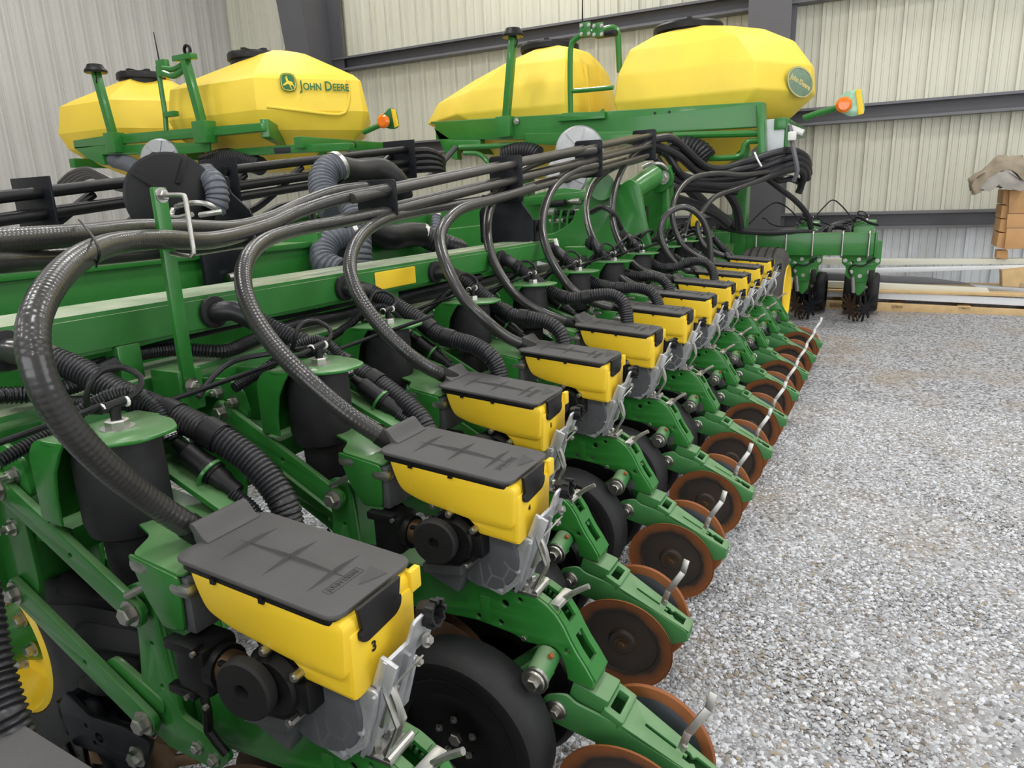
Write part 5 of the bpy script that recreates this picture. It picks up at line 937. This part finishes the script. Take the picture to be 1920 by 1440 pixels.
for k in range(4):
    pts = [AX(770+2*k, 285+k*11, 4.2), AX(800+3*k, 283+k*11, 4.3), AX(822+2*k, 292+k*9, 4.4), AX(830-k, 308+k*7, 4.5), AX(815-3*k, 330+k*4, 4.6)]
    o = obj('far_hose', tube(B(), pts, .03, 8, .05), BLK); tag(o, 'black hose curling beyond the last far hanger plate, %s' % ('uppermost', 'second down', 'third down', 'lowest')[k], 'hose', 'curling far hoses')
for k in range(4):
    pts = [AX(112+k*6, 345+k*2, 3.0), AX(135+k*7, 325+k*3, 3.0), AX(165+k*4, 318+k*4, 3.0), AX(195, 330+k*4, 3.0), AX(225, 345+k*3, 3.0)]
    pts = [(p[0], p[1], p[2]) for p in pts]+[tuple(AX(250+k*5, 352+k*2, 3.0))]
    o = obj('far_hose', tube(B(), pts, .024, 8, .05), PIPE); tag(o, 'dark hose humped before the white wall, %s' % ('outermost', 'second in', 'third in', 'innermost')[k], 'hose', 'humped far hoses')

# ------------------------------------------------------------------ valves and hoses round the fold arm
t = thing('valve_block', 'green hydraulic valve block with fittings behind the tall hose loops', 'valve block'); obj('block_stand', obox(B(), (5.0, 1.55, 0), (5.1, 1.7, 1.1), .006), GREEN, t)
obj('block_plate', yzplate([(985, 372), (1010, 362), (1060, 352), (1108, 358), (1112, 440), (985, 448)], 5.0, .06), GREEN, t); obj('block_rail', beam(B(), AX(985, 378, 4.9), AX(1108, 366, 4.9), .06, .07, (0, 0, 1), .01), GREEN, t)
for k, (u, v, w) in enumerate(((1030, 382, 30), (1062, 378, 26), (1020, 398, 22), (1048, 400, 28), (1080, 396, 24), (1032, 414, 26), (1066, 416, 24), (1095, 410, 18))):
    obj('fitting', cyl(B(), AX(u, v, 4.9), AX(u+w, v-1.5, 4.86), .022 if k % 2 else .03, 10), ZINC if k % 3 else BLK, t)
for k in range(4): obj('pipe', rod([(1035+14*k, 436, ), (1036+14*k, 410), (1040+14*k, 394)], 4.85, .012, 8), GREEN, t)
for lb, pts, r in (('black hose bowed between the tall loops and the fold arm', [(1108, 398, 4.6), (1130, 388, 4.5), (1150, 400, 4.5), (1165, 430, 4.6)], .018),
                   ('black pipe lying behind the mast, upper', [(1258, 352, 6.1), (1300, 350, 6.15), (1345, 353, 6.2), (1380, 356, 6.25)], .05),
                   ('black pipe lying behind the mast, lower', [(1262, 372, 6.0), (1305, 385, 6.1), (1340, 400, 6.2), (1365, 420, 6.3)], .045),
                   ('dark hose leaning from bundle to floor behind the mast', [(1350, 345, 6.4), (1372, 372, 6.5), (1382, 395, 6.6), (1388, 430, 6.7)], .04),
                   ('thin black cable hanging beside the round hose loop', [(1298, 395, 5.4), (1290, 420, 5.4), (1284, 445, 5.4), (1278, 460, 5.4)], .010)):
    o = obj('hose', tube(B(), [AD(*p) for p in pts], r, 10, .04), CORR); tag(o, lb, 'hose')
t = thing('clutter_harness', 'tangle of thin black cables lying by the small splash panel', 'cable')
for k in range(7):
    x = 3.4+.27*k; pts = [(x, .60, .985), (x+.05, .52, 1.06+.02*(k % 3)), (x+.16, .50, 1.10), (x+.22, .56, 1.05), (x+.16, .62, 1.0), (x+.3, .64, .99)]
    obj('cable', tube(B(), pts, .009, 6, .02), BLK, t)
o = obj('bale_tag', box(B(), AD(1305, 411, 5.6), (.02, .08, .11), None, .004), YEL); tag(o, 'small yellow tag hanging by the round hose loop', 'tag')
o = obj('leaning_board', slab([(1391, 342), (1428, 342), (1426, 432), (1392, 432)], 9.0, .03), BROWNC); tag(o, 'tan board standing by the grey column behind the short bar', 'board')
